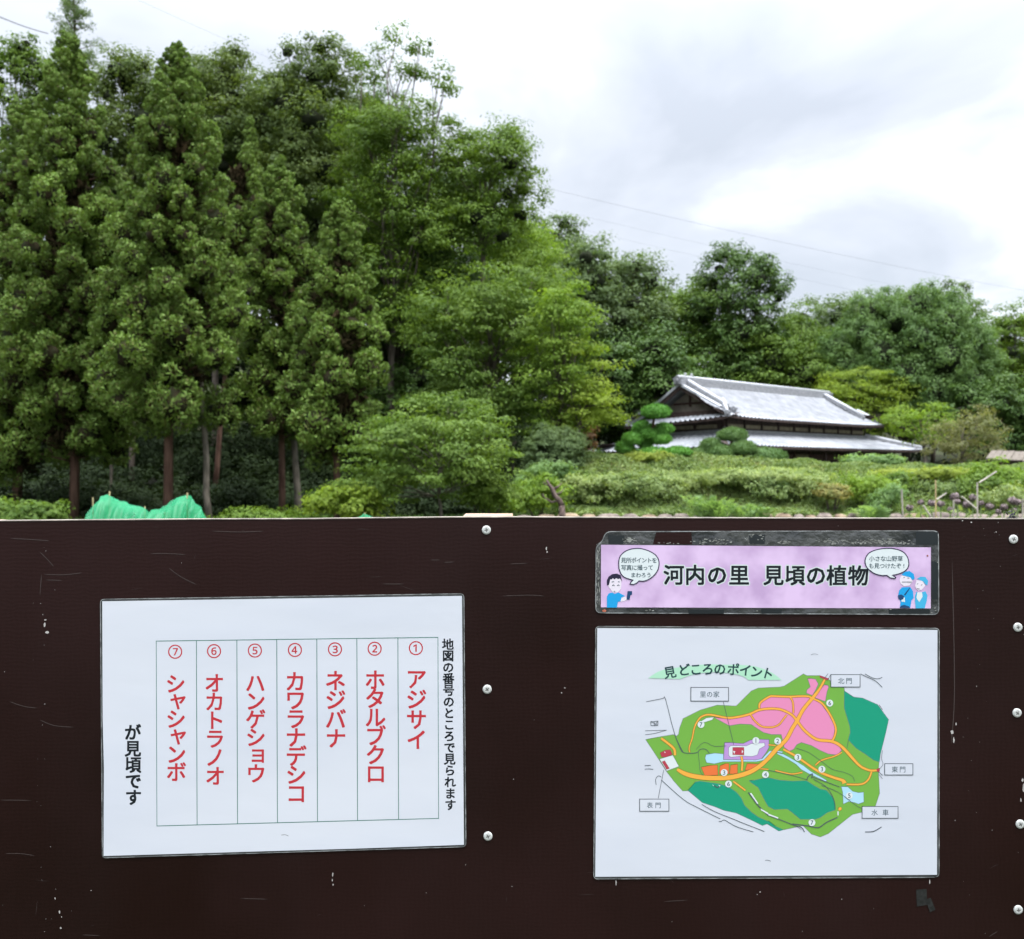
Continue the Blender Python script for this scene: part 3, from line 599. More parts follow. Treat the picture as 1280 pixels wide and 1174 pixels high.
g_o = npmesh('ground', np.stack([X, Y, Z], -1).reshape(-1, 3), np.stack([idx[:-1, :-1], idx[:-1, 1:], idx[1:, 1:], idx[1:, :-1]], -1).reshape(-1, 4), m_ground, smooth=True)
tag(g_o, 'grassy ground rising to a garden terrace and a wooded hill', None, kind='structure')

# ================================================================ FOLIAGE
def unit(v): return v / np.maximum(np.linalg.norm(v, axis=-1, keepdims=True), 1e-9)
def rdir(n): return unit(R.normal(size=(n, 3)))
def leaves(P, Nrm, size, aspect=0.5, droop=0.2, sj=0.35):
    """one folded diamond per point"""
    n = len(P); T = unit(np.cross(Nrm, rdir(n))); T[:, 2] -= droop; T = unit(T); B = unit(np.cross(Nrm, T)); Nn = np.cross(T, B)
    s = (size * (1 + sj * R.uniform(-1, 1, n)))[:, None]
    V = np.empty((n, 4, 3)); V[:, 0] = P - T*s*.5; V[:, 1] = P + B*s*aspect*.5 + Nn*s*.06; V[:, 2] = P + T*s*.5; V[:, 3] = P - B*s*aspect*.5 + Nn*s*.06
    return V.reshape(-1, 3), np.arange(4*n).reshape(-1, 4)

def clump_points(C, rc, per, flat=0.55):
    """leaf points in flattened tufts around the centres C (radii rc)"""
    n = len(C) * per; D = rdir(n); rr = R.uniform(0, 1, n) ** 0.45
    Cc = np.repeat(C, per, 0); rcc = np.repeat(rc, per)[:, None]
    P = Cc + D * rr[:, None] * rcc * np.array([1, 1, flat])
    return P, D

def crown_mesh(name, lobes, m, parent, clump=0.5, per=60, leaf=0.11, density=1.0, flat=0.5, upbias=0.7, aspect=0.55, droop=0.15, inner=0.15, jitter=0.25):
    """lobes: [(centre, (rx, ry, rz))]"""
    Cs = []; rs = []; out = []
    for c, r in lobes:
        c = np.array(c); r = np.array(r); area = 4*math.pi*((r[0]*r[1])**1.6/3 + (r[0]*r[2])**1.6/3 + (r[1]*r[2])**1.6/3) ** (1/1.6)
        k = max(6, int(area / (clump*clump*1.65) * density)); D = rdir(k * 2); D = D[(D[:, 2] > -0.55)][:k]; k = len(D)
        q = R.uniform(0.72, 1.0 + jitter, k); inn = R.uniform(0, 1, k) < inner; q[inn] *= R.uniform(.3, .8, inn.sum())
        Cs.append(c + D * r * q[:, None]); rs.append(clump * R.uniform(.6, 1.35, k)); out.append(D)
    C = np.concatenate(Cs); rc = np.concatenate(rs); O_ = np.concatenate(out)
    P, D = clump_points(C, rc, per, flat); Nn = unit(D * 0.7 + np.repeat(O_, per, 0) * 0.5 + np.array([0, 0, upbias]) + rdir(len(P)) * 0.55)
    V, Q = leaves(P, Nn, leaf, aspect, droop)
    o = npmesh(name, V, Q, m, parent)
    return o, C

m_bark = mat('bark_dark', (0.060, 0.048, 0.038), rough=0.95, spec=0.2, col2=(0.12, 0.10, 0.082), vscale=6, bump=0.8, bscale=20, stretch=(1, 1, .25))
m_barkr = mat('bark_red_brown', (0.055, 0.030, 0.022), rough=0.95, spec=0.1, col2=(0.13, 0.078, 0.058), vscale=8, bump=0.8, bscale=25, stretch=(1, 1, .15))
m_barkg = mat('bark_grey', (0.075, 0.068, 0.055), rough=0.95, spec=0.1, col2=(0.19, 0.165, 0.135), vscale=8, bump=0.8, bscale=25, stretch=(1, 1, .25))

m_gap_shade = mat('gap_shade_needle', (0.020, 0.018, 0.008), rough=1, spec=.05, col2=(0.040, 0.028, 0.014), vscale=2)  # dead needles, coloured near-black so gaps along the trunk look shaded
m_cedar_core = mat('cedar_shade_core', (0.030, 0.022, 0.012), rough=1, spec=.1, col2=(0.016, 0.020, 0.009), vscale=4)  # dark colour of the light-blocking blobs inside cedar sprays
m_shade_core = mat('shade_core_dark', (0.012, 0.016, 0.008), rough=1, spec=.1, col2=(0.022, 0.026, 0.014), vscale=3)  # near-black blobs inside broadleaf lobes, standing for the shade there
def limb(mb, a, b, r0, r1, rg, n=5, sag=0.12, sides=6):
    a, b = Vector(a), Vector(b); L_ = (b - a).length; pts = []
    off = Vector((rg.uniform(-1, 1), rg.uniform(-1, 1), rg.uniform(0.2, 1))) * L_ * sag
    for i in range(n + 1):
        s = i / n; p = a.lerp(b, s) + off * math.sin(math.pi * s) * 0.6
        if 0 < i < n: p += Vector((rg.gauss(0, 1), rg.gauss(0, 1), rg.gauss(0, .5))) * min(L_ * 0.018, sag * L_ * .25 + .01)
        pts.append(p)
    mb.tube(pts, [r0 + (r1 - r0) * i / n for i in range(n + 1)], sides)
    return pts

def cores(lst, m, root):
    """knobbly opaque blobs added inside each spray to block light, standing for inner twigs"""
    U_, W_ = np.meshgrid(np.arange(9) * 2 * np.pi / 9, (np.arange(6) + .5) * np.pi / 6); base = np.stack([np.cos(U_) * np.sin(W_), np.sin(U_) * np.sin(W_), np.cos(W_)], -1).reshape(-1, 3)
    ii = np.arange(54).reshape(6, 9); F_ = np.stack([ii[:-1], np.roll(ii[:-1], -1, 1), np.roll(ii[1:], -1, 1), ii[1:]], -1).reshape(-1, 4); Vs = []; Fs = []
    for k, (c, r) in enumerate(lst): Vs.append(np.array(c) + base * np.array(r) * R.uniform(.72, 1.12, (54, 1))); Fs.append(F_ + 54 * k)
    return tag(npmesh('shade_core', np.concatenate(Vs), np.concatenate(Fs), m, root), kind='stuff')

def broadleaf(px, top, bot, hw, d, m, label, group='trees of the wood', cat='tree', nl=12, seed=1, clump=0.55, per=55, leaf=0.13, density=1.0, bark=None, extra=(), lobe=0.42, depth=0.85, trunk_r=None, name='broadleaf_tree',
              flat=0.5, upbias=0.7, lean=0.0, base_px=None, twigs=14, ztrunk=True, inner=.15, aspect=.55, jitter=.25, droop=.15, core=.40, dome=False):
    rg = random.Random(seed); s = d / F
    cx, cz = (px - 640) * s, EYE + (587 - (top + bot) / 2) * s; rx, rz = hw * s, (bot - top) / 2 * s; ry = rx * depth
    bx = (base_px - 640) * s if base_px is not None else cx + lean
    gz = float(ground_z(bx, d)) - 0.1
    root = empty(name, (bx, d, gz), label, cat, group)
    lobes = []
    asp = max(1.0, rz / rx); nl = int(nl * (1 + .8 * (asp - 1)))
    for i in range(nl):
        u = (i + .5) / nl; zc_ = 1 - 1.85 * u; ph = i * 2.39996 + rg.uniform(-.5, .5); rh = max(0, 1 - abs(zc_) ** 3.2) ** .4 * (1 if rg.random() < .8 else rg.uniform(.2, .8))
        f_ = lobe * rg.uniform(.7, 1.2); k = rg.uniform(.62, .80); rl = min(rx, rz) * f_
        c = (cx + rx*k*rh*math.cos(ph), d + ry*k*rh*math.sin(ph), cz + (rz - rl*.9) * zc_ * rg.uniform(.9, 1.02))
        lobes.append((c, (rl * rg.uniform(.95, 1.3), rl * .95, rl * rg.uniform(.75, 1.0))))
    if dome: lobes = [((cx + rx*.80*math.sqrt(1 - z_*z_)*math.cos(i*2.4), d + ry*.80*math.sqrt(1 - z_*z_)*math.sin(i*2.4), cz + rz*.78*z_), (rx*lobe*rg.uniform(.75, 1.2),)*3) for i in range(nl) for z_ in (1 - 1.7*(i + .5)/nl,)]
    for ex, ey, er, erz in extra: lobes.append((((ex - 640)*s, d + rg.uniform(-.5, .5), EYE + (587 - ey)*s), (er*s, er*s*.8, erz*s)))
    co, C = crown_mesh('crown', lobes, m, root, clump, per, leaf, density, flat, upbias, inner=inner, aspect=aspect, jitter=jitter, droop=droop)
    if core: cores([(c, tuple(v * core for v in r)) for c, r in lobes], m_shade_core, root)
    tb = MB(); tr = trunk_r or max(.09, rx * .06)
    fork = Vector((bx + (cx - bx) * .5, d, cz - rz * .65))
    pts = limb(tb, (bx, d, gz), fork, tr, tr * .75, rg, sag=.03, sides=8)
    topc = Vector((cx, d, cz + rz * .35)); mid = limb(tb, fork, topc, tr * .72, tr * .25, rg, sag=.06)
    for i, (c, r) in enumerate(lobes):
        st = fork if i > len(lobes) * .5 else mid[min(len(mid) - 2, 1 + i % 3)]
        b_pts = limb(tb, st, c, tr * .36, tr * .1, rg, sag=.08, sides=5)
        for _ in range(2 if twigs else 0):
            e_ = Vector(c) + Vector((rg.gauss(0, .5) * r[0], rg.gauss(0, .5) * r[1], rg.uniform(-.2, .9) * r[2])); limb(tb, b_pts[-2], e_, tr * .1, tr * .03, rg, n=3, sides=4)
    for _ in range(twigs):
        e_ = C[rg.randrange(len(C))]; c, r = min(lobes, key=lambda l_: (Vector(l_[0]) - Vector(e_)).length); limb(tb, c, e_, tr * .09, tr * .03, rg, n=3, sides=4)
    tb.build('trunk', bark or m_bark, root, smooth=True)
    return root

# leaf colours (base colours
m_oak = leafmat('oak_leaf', (0.062, 0.116, 0.018), (0.132, 0.209, 0.030), trans=.35)
m_under = leafmat('painted_shade_leaf', (0.010, 0.020, 0.006), (0.022, 0.038, 0.010), trans=.2, rough=.7)  # near-black base colour: shade of the wood painted into the leaves
m_oakd = leafmat('evergreen_oak_leaf', (0.036, 0.078, 0.018), (0.084, 0.146, 0.030), trans=.25, rough=.45)
m_olive = leafmat('olive_green_leaf', (0.055, 0.092, 0.024), (0.120, 0.165, 0.046), trans=.4)
m_bright = leafmat('bright_green_leaf', (0.084, 0.159, 0.022), (0.201, 0.297, 0.044), trans=.45)
m_mid = leafmat('mid_green_leaf', (0.063, 0.121, 0.022), (0.144, 0.218, 0.041), trans=.4)
m_maple = leafmat('maple_leaf', (0.108, 0.177, 0.022), (0.235, 0.310, 0.043), trans=.5)
m_camph = leafmat('camphor_leaf', (0.060, 0.120, 0.034), (0.130, 0.215, 0.062), trans=.35, rough=.45)
m_blue = leafmat('far_leaf', (0.070, 0.115, 0.045), (0.130, 0.185, 0.072), trans=.35)  # greyed base colour: distance haze put into the far crowns
m_hedge = leafmat('hedge_leaf', (0.120, 0.185, 0.055), (0.320, 0.380, 0.150), trans=.45, vscale=1.1)
m_hedged = leafmat('azalea_leaf', (0.075, 0.130, 0.038), (0.225, 0.290, 0.105), trans=.4, vscale=1.4)
m_fern = leafmat('fern_leaf', (0.090, 0.170, 0.055), (0.220, 0.330, 0.130), trans=.5, vscale=1.1)
m_redm = leafmat('bronze_maple_leaf', (0.086, 0.046, 0.027), (0.167, 0.098, 0.044), trans=.4)
m_myrt = leafmat('myrtle_leaf', (0.105, 0.130, 0.050), (0.205, 0.205, 0.090), trans=.4)
m_orng = leafmat('orange_tinted_leaf', (0.140, 0.170, 0.050), (0.330, 0.255, 0.080), trans=.4, vscale=1.5)
m_lime = leafmat('lime_leaf', (0.150, 0.210, 0.034), (0.300, 0.350, 0.072), trans=.5)
m_cedar = leafmat('cedar_needle', (0.078, 0.155, 0.028), (0.192, 0.325, 0.062), tip=(0.085, 0.085, 0.024), trans=.22, rough=.6, vscale=.45)
m_pine = leafmat('pine_needle', (0.070, 0.190, 0.035), (0.160, 0.360, 0.070), trans=.25)
m_pined = leafmat('dark_pine_needle', (0.070, 0.140, 0.045), (0.150, 0.240, 0.085), trans=.25)
m_grass = leafmat('grass_blade', (0.180, 0.190, 0.085), (0.400, 0.360, 0.200), trans=.4, vscale=.8)

# ---------------------------------------------------------------- cedars
def puff_mesh(C, rad_, axis, per, ln, wd):
    """rounded tufts of awl-shaped shoots radiating from each centre, turned up at the ends; returns V, Q, tip"""
    n = len(C) * per; D = rdir(n); A = np.repeat(unit(axis), per, 0)
    D = unit(D + A * 0.6); r = np.repeat(rad_, per)[:, None]
    q = R.uniform(.15, .62, n)[:, None]
    P0 = np.repeat(C, per, 0) + D * r * q; L_ = r * ln * R.uniform(.75, 1.2, n)[:, None]
    E = P0 + unit(D + np.array([0, 0, .30])) * L_; Mi = (P0 + E) / 2 + D * L_ * .07
    S = unit(np.cross(D, rdir(n))); w_ = wd * R.uniform(.75, 1.3, n)[:, None]
    lay = R.uniform(0, 1, n) < .55                                                # sprays lying along the surface of the tuft
    Tt = unit(np.cross(D, rdir(n)) + np.array([0, 0, .35])); Tt = unit(Tt + D * .35); Sl = unit(np.cross(D, Tt)); Pm = np.repeat(C, per, 0) + D * r * R.uniform(.62, .95, n)[:, None]
    P0 = np.where(lay[:, None], Pm - Tt * L_ * .3, P0); E = np.where(lay[:, None], Pm + Tt * L_ * .45, E); Mi = np.where(lay[:, None], Pm, Mi); S = np.where(lay[:, None], Sl, S); w_ = np.where(lay[:, None], w_ * 1.9, w_)
    V = np.empty((n, 4, 3)); V[:, 0] = P0; V[:, 1] = Mi + S * w_; V[:, 2] = E; V[:, 3] = Mi - S * w_
    tip = np.tile(np.array([0.0, .85, 1.0, .85]), n) * np.repeat(np.where(R.uniform(0, 1, n) < .10, .25, 1.0), 4)
    return V.reshape(-1, 3), np.arange(4*n).reshape(-1, 4), tip

def cedar(px, top, bot, hw, d, label, trunk_px=None, trunks=None, seed=1, bark=None, per=46, dens=1.0, pw=.62, prof=None, tr=.17):
    rg = random.Random(seed); s = d / F; cx = (px - 640) * s
    zt, zb_ = EYE + (587 - top) * s, EYE + (587 - bot) * s; H = zt - zb_; Rm = hw * s * 1.0
    tp0 = (trunk_px or px); bx = (tp0 - 640) * s; gz = float(ground_z(bx, d)) - .1
    root = empty('cedar_tree', (bx, d, gz), label, 'tree', 'Japanese cedars in front of the wood')
    tb = MB(); C = []; rr = []; ax = []
    acc = []; tries = 0; lim = int(150 * dens)
    while tries < 2600 and len(acc) < lim:                                       # sprays keep their distance, so that dark gaps stay between them
        tries += 1; u = rg.random() ** 1.1; ph = rg.uniform(0, 6.283); inn = len(acc) > 6 and rg.random() < .12
        Rr = Rm * (max(0.015, 1 - u) ** pw) * (0.78 + .22 * min(1, u * 6)) * rg.uniform(.80, 1.06) * (.5 if inn else 1)
        cr = (.30 + .52 * (1 - u)) * (d / 28.0) ** .5 * rg.uniform(.78, 1.15) * min(1, .45 + Rr * .55)
        z = zb_ + cr + u * (H - cr); Re = max(0.0, Rr - cr * .6); axp = bx + (cx - bx) * min(1, (z - gz) / max(.1, zt - gz) * 1.2)
        c = np.array([axp + Re * math.cos(ph), d + Re * .9 * math.sin(ph), z - .06 * Rr])
        if any(np.linalg.norm((c - q[0]) / np.array([1, 1, 1.05])) < .84 * (cr + q[1]) for q in acc): continue
        acc.append((c, cr, ph, axp, Rr))
    for c, cr, ph, axp, Rr in acc:
        st = Vector((axp, d, c[2] - .25 * Rr)); limb(tb, st, c, .035, .014, rg, n=4, sag=-.08, sides=4)
        o_ = np.array([math.cos(ph), math.sin(ph), .15]); np_ = 18 if cr > .5 else 12
        for k in range(np_):                                                     # the puffs that make up one spray
            zc_ = 1 - 1.8 * (k + .5) / np_; a_ = k * 2.39996 + ph; rh = math.sqrt(max(0, 1 - zc_ * zc_)); v = np.array([rh * math.cos(a_), rh * math.sin(a_), zc_]) + np.array([rg.gauss(0, .19), rg.gauss(0, .19), rg.gauss(0, .19)])
            C.append(c + v * cr * .64 * np.array([.92, .92, 1.22])); rr.append(cr * rg.uniform(.34, .50)); ax.append(unit(v + np.array([0, 0, .35])))
        if Rr > .9:
            for k in range(3): f_ = rg.uniform(.2, .7); C.append(np.array([axp + (c[0] - axp) * f_, d + (c[1] - d) * f_, c[2] + rg.uniform(-.3, .1)])); rr.append(rg.uniform(.22, .32)); ax.append(o_)
    for k in range(34):                                                          # the thin leading shoot
        q_ = rg.random(); C.append(np.array([cx + rg.gauss(0, .05 + .16 * q_), d + rg.gauss(0, .05 + .16 * q_), zt - q_ * 1.7 + .1])); rr.append(.10 + .13 * q_); ax.append(np.array([0, 0, 1.0]))
    V, Q, tip = puff_mesh(np.array(C), np.array(rr), np.array(ax), int(per * 1.75), .58, .018)
    npmesh('crown', V, Q, m_cedar, root, tip)
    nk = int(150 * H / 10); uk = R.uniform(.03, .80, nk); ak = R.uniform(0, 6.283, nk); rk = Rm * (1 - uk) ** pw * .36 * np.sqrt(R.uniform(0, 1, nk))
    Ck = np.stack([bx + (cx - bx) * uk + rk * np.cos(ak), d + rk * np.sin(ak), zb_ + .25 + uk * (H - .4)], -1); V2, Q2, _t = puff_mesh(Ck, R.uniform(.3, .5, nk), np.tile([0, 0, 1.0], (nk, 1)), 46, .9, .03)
    npmesh('gap_shade_needles', V2, Q2, m_gap_shade, root)  # dead needles packed round the trunk to darken the gaps between sprays
    cores([(c, (cr * .56,) * 3) for c, cr, _a, _b, _c in acc if cr > .42], m_cedar_core, root)
    limb(tb, (bx, d, gz), (cx, d, zt - .3), tr, .03, rg, n=8, sag=.006, sides=8)
    tb.build('trunk', bark or m_barkr, root, smooth=True)
    for tpx, tw, bk in (trunks or ()):
        q = MB(); x_ = (tpx - 640) * s; limb(q, (x_, d + .5, gz), (cx + (x_ - cx) * .4, d + .4, zb_ + H * .45), tw * s / 2, .05, rg, n=7, sag=.012, sides=8); q.build('trunk', bk, root, smooth=True)
    return root

cedar(35, 130, 610, 80, 31.5, 'broad dark cedar at the left edge, low skirt of drooping sprays', trunk_px=20, seed=21, pw=.35)
cedar(86, 42, 590, 98, 29.5, 'tall broad cedar with a thick brown trunk, left of the slim-topped one', trunk_px=92, seed=22, tr=.16, pw=.50, dens=1.3)
cedar(222, 58, 548, 104, 27.0, 'slim pointed cedar above the green netting, with one reddish and one grey trunk', trunk_px=210, trunks=((258, 9, m_barkg),), seed=23, tr=.15, pw=.52, dens=1.35)
cedar(350, 200, 560, 74, 30.0, 'cedar with brown trunk beside a paler leaning stem, right of the pointed one', trunk_px=353, seed=24, tr=.12, trunks=((369, 10, m_barkg),), pw=.5)
cedar(424, 255, 590, 74, 26.5, 'rounded bright cedar at the right end of the cedar row', trunk_px=420, seed=25, pw=.42, tr=.11, dens=1.35)
cedar(152, 230, 560, 36, 36.0, 'thin cedar half hidden between the two tallest ones', trunk_px=137, seed=26, tr=.06, bark=m_barkg, per=34)
cedar(312, 150, 470, 46, 36.5, 'shaded cedar behind the pointed one, showing over its right shoulder', trunk_px=266, seed=27, per=34, tr=.12)

# ---------------------------------------------------------------- the wood
T = broadleaf
T(25, 28, 330, 42, 45, m_oak, 'small-leaved tree rising over the far left cedar', seed=31, core=.3, nl=14, leaf=.16, per=42, density=.8, extra=((12, 60, 18, 22), (48, 95, 20, 20)))
T(165, 58, 400, 60, 42, m_olive, 'yellow-green tree crown between the two tall cedar tops', seed=32, nl=16, leaf=.15)
T(268, 62, 420, 72, 43, m_olive, 'olive tree crown immediately right of the pointed cedar top', seed=33, nl=18, leaf=.15, extra=((262, 75, 18, 14), (300, 72, 20, 14)))
T(385, 52, 420, 78, 42, m_olive, 'tall olive tree crown with a ragged rounded top, left of the sparse upright bough', seed=34, nl=18, leaf=.15, extra=((360, 68, 18, 14), (400, 62, 22, 14), (345, 100, 20, 14)))
T(492, 112, 470, 74, 38, m_oak, 'tall oak whose sparse top bough stands alone against the sky', trunk_r=.16, seed=35, core=0, nl=15, leaf=.13, density=1.05, per=52, clump=.5,
  extra=((478, 62, 14, 12), (498, 48, 16, 11), (525, 62, 18, 10), (548, 85, 13, 13), (502, 85, 11, 12), (556, 112, 9, 9), (470, 95, 12, 12), (450, 80, 13, 14), (520, 95, 7, 7)), twigs=40, jitter=.35)
T(604, 150, 345, 66, 39, m_oak, 'dark-leaved oak crown with sky showing through, at the shoulder of the wood', seed=36, core=.3, nl=14, leaf=.13, density=1.05, per=50, clump=.5, extra=((640, 180, 22, 22), (575, 175, 20, 18), (655, 215, 14, 14), (560, 150, 10, 8)), twigs=30)
T(450, 105, 430, 75, 50, m_oakd, 'dark crown filling the gap behind the tall oak', seed=91, nl=16, leaf=.18, clump=.65)
T(575, 195, 460, 70, 50, m_oakd, 'dark crown low behind the shoulder oak', seed=92, nl=16, leaf=.18, clump=.65)
T(215, 90, 430, 80, 52, m_oakd, 'dark crown deep behind the pointed cedar', seed=93, nl=16, leaf=.18, clump=.65)
T(330, 85, 430, 80, 52, m_oakd, 'dark crown deep behind the two olive crowns', seed=94, nl=16, leaf=.18, clump=.65)
T(505, 235, 600, 95, 41, m_oakd, 'dense dark evergreen right behind the rounded cedar', seed=37, nl=18, leaf=.15, trunk_r=.3)
T(640, 260, 480, 62, 44, m_bright, 'mid green crown below the shoulder oak', seed=38, core=.2, nl=16, leaf=.15)
T(698, 345, 575, 44, 32.5, m_bright, 'bright green tree arching right at the edge of the dark wood', seed=95, core=0, inner=.35, nl=14, leaf=.12, flat=.35, extra=((720, 395, 28, 16), (735, 440, 22, 12)))
T(612, 330, 590, 92, 34.5, m_mid, 'big mid green tree filling the middle of the wood edge', seed=39, core=0, inner=.4, nl=26, leaf=.12, extra=((690, 380, 35, 22), (700, 430, 35, 22), (665, 350, 38, 18), (560, 400, 30, 25)), flat=.35)
T(735, 465, 552, 44, 32, m_maple, 'light green maple reaching toward the house with flat leafy tiers', seed=40, core=0, inner=.35, nl=11, leaf=.11, flat=.28, extra=((755, 455, 26, 7), (765, 518, 20, 9), (720, 440, 30, 10), (750, 490, 26, 10)), base_px=712)
T(546, 488, 650, 94, 24, m_mid, 'layered light green young tree in front of the dark wood', seed=41, core=0, inner=.3, density=.8, jitter=.45, nl=18, leaf=.10, flat=.3, clump=.42, extra=((560, 505, 50, 12), (610, 540, 30, 14), (500, 560, 40, 18), (470, 600, 40, 22), (540, 535, 45, 14), (600, 590, 40, 25), (430, 625, 45, 20)), base_px=553, bark=m_barkg, trunk_r=.06)
T(722, 292, 560, 66, 54, m_blue, 'rounded distant crown on the slope left of the house gable', seed=42, nl=18, leaf=.20, clump=.7)
T(692, 262, 500, 50, 58, m_blue, 'narrow distant crown on the slope under the shoulder oak', seed=43, nl=14, leaf=.20, clump=.7)
T(783, 305, 520, 52, 56, m_blue, 'distant crown second from the shoulder, with a fluffy even top', seed=44, nl=16, leaf=.20, clump=.7)
T(850, 336, 560, 78, 60, m_oak, 'broad dull green crown straight over the house gable', seed=45, nl=20, leaf=.2, clump=.75)
T(924, 308, 520, 58, 57, m_oakd, 'tallest tree over the house roof, dark with a gappy domed top', seed=46, core=.3, nl=16, leaf=.18, clump=.6, density=.8, extra=((905, 320, 26, 14), (930, 322, 26, 14), (955, 345, 22, 18), (970, 375, 18, 18), (880, 350, 15, 15)), twigs=30)
T(800, 400, 580, 75, 52, m_oakd, 'dark evergreen mass directly left of the house roof', seed=47, nl=18, leaf=.2, clump=.7)
T(965, 388, 560, 84, 58, m_oak, 'dark evergreen immediately over the roof ridge', seed=48, nl=18, leaf=.2, clump=.7)
T(1032, 362, 560, 66, 62, m_blue, 'pale green distant crown left of the domed camphor tree', seed=49, nl=16, leaf=.2, clump=.7)
T(1132, 358, 590, 104, 55, m_camph, 'big smooth domed camphor tree with tightly packed tufts', seed=50, nl=44, lobe=.24, dome=True, core=.7, leaf=.13, clump=.40, per=60, density=1.2, flat=.9, upbias=.4, name='camphor_tree')
T(1165, 348, 470, 50, 62, m_blue, 'feathery tree top showing over the dome of the camphor tree', seed=51, core=.3, nl=12, leaf=.18, density=.8, twigs=25)
T(1264, 376, 600, 60, 56, m_oak, 'gappy tree at the right edge of the wood', seed=52, core=.3, nl=16, leaf=.17, density=.75, twigs=30)
T(1245, 470, 600, 60, 50, m_oakd, 'dark tree behind the hut roof at the right edge', seed=53, nl=14, leaf=.18)
T(1080, 462, 575, 62, 52, m_maple, 'yellow-green maple spreading behind the right end of the house roof', seed=54, core=0, inner=.35, nl=18, leaf=.13, flat=.3, extra=((1075, 470, 45, 10), (1050, 490, 35, 12), (1110, 485, 40, 12), (1140, 510, 35, 14)), name='maple_tree')
T(1150, 500, 572, 40, 43, m_bright, 'thin-stemmed green maple in front of the right roof corner', seed=56, core=0, nl=9, leaf=.12, flat=.35, density=.7, base_px=1160, bark=m_barkg, name='maple_tree', extra=((1120, 525, 25, 10), (1175, 530, 25, 14)))
T(1205, 508, 592, 42, 39, m_myrt, 'reddish-grey crepe myrtle bush right of the house', seed=57, core=0, nl=12, leaf=.10, density=.75, clump=.42, base_px=1200, bark=m_barkg, name='crepe_myrtle', twigs=50)
T(690, 528, 612, 34, 31, m_blue, 'clipped round grey-green bush at the foot of the wood', group='garden shrubs', cat='shrub', seed=58, nl=14, lobe=.5, leaf=.07, clump=.22, per=60, density=1.1, name='round_bush', twigs=0)
T(726, 520, 596, 17, 35, m_redm, 'bronze-brown weeping maple left of the house eave', group='garden shrubs', cat='shrub', seed=59, nl=8, leaf=.09, clump=.3, name='weeping_maple', density=1.0)
T(725, 560, 605, 30, 37, m_oakd, 'dark low evergreen between the bronze maple and the house', group='garden shrubs', cat='shrub', seed=60, nl=9, leaf=.12, name='evergreen_shrub')
# tall pine whose bare feathery top passes out of the frame
def far_pine():
    d = 48; s = d / F; rg = random.Random(5); bx = (92 - 640) * s; gz = float(ground_z(bx, d)); root = empty('pine_tree', (bx, d, gz), 'distant pine with a thin feathery top leaving the frame, over the tall left cedar', 'tree', 'trees of the wood')
    tb = MB(); zt = EYE + 617 * s; limb(tb, (bx, d, gz), (bx, d, zt), .25, .03, rg, n=8, sag=.004); C = []
    for i in range(60):
        z = EYE + rg.uniform(490, 612) * s; rr = (zt - z + .6) * .32 * rg.uniform(.5, 1.1); ph = i * 2.4
        e_ = (bx + rr*math.cos(ph), d + rr*math.sin(ph), z + .25); limb(tb, (bx, d, z - .2), e_, .03, .01, rg, n=3, sides=4)
        for f_ in (.5, .8, 1.0): C.append((bx + rr*f_*math.cos(ph), d + rr*f_*math.sin(ph), z + .25 * f_ - .1 + rg.uniform(-.1, .15)))
    C = np.array(C); V, Q, tip = puff_mesh(C, np.full(len(C), .3), np.tile([0, 0, 1.0], (len(C), 1)), 30, .8, .014)
    npmesh('crown', V, Q, m_blue, root); tb.build('trunk', m_bark, root)
far_pine()

# deep wood: one uncountable mass of leaves, shade painted into their colour, that closes the view under the crowns
lob = []
for i in range(90):
    px = R.uniform(-120, 1400); d = R.uniform(62, 78) if px > 640 else R.uniform(50, 66); g = ground_z((px - 640) / F * d, d); lob.append((((px - 640)/F*d, d, float(g) + R.uniform(1, 7 if px > 640 else 9.5)), (R.uniform(3, 4.5), 2.5, R.uniform(2.2, 3.4))))
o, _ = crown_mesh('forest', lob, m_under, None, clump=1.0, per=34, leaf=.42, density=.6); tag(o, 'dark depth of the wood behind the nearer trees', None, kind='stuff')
# undergrowth at the cedars' feet; far lobes added to fill in dark shade
lob = []
for i in range(70):
    px = R.uniform(-60, 660); d = R.uniform(41, 52); g = float(ground_z((px - 640)/F*d, d)); lob.append((((px - 640)/F*d, d, g + R.uniform(.6, 2.6)), (R.uniform(1.2, 2.2), 1.2, R.uniform(1, 1.7))))
for i in range(120):
    px = R.uniform(-60, 660); d = R.uniform(31, 40); g = float(ground_z((px - 640)/F*d, d)); h_ = R.uniform(.5, 1.6) * (1.25 if d > 36 else .8); lob.append((((px - 640)/F*d, d, g + h_ * .5), (R.uniform(.8, 1.6), .9, h_ * .6)))
o, _ = crown_mesh('undergrowth', lob, m_under, None, clump=.45, per=40, leaf=.14, density=.8); tag(o, 'dim leafy undergrowth below the cedars', None, kind='stuff')

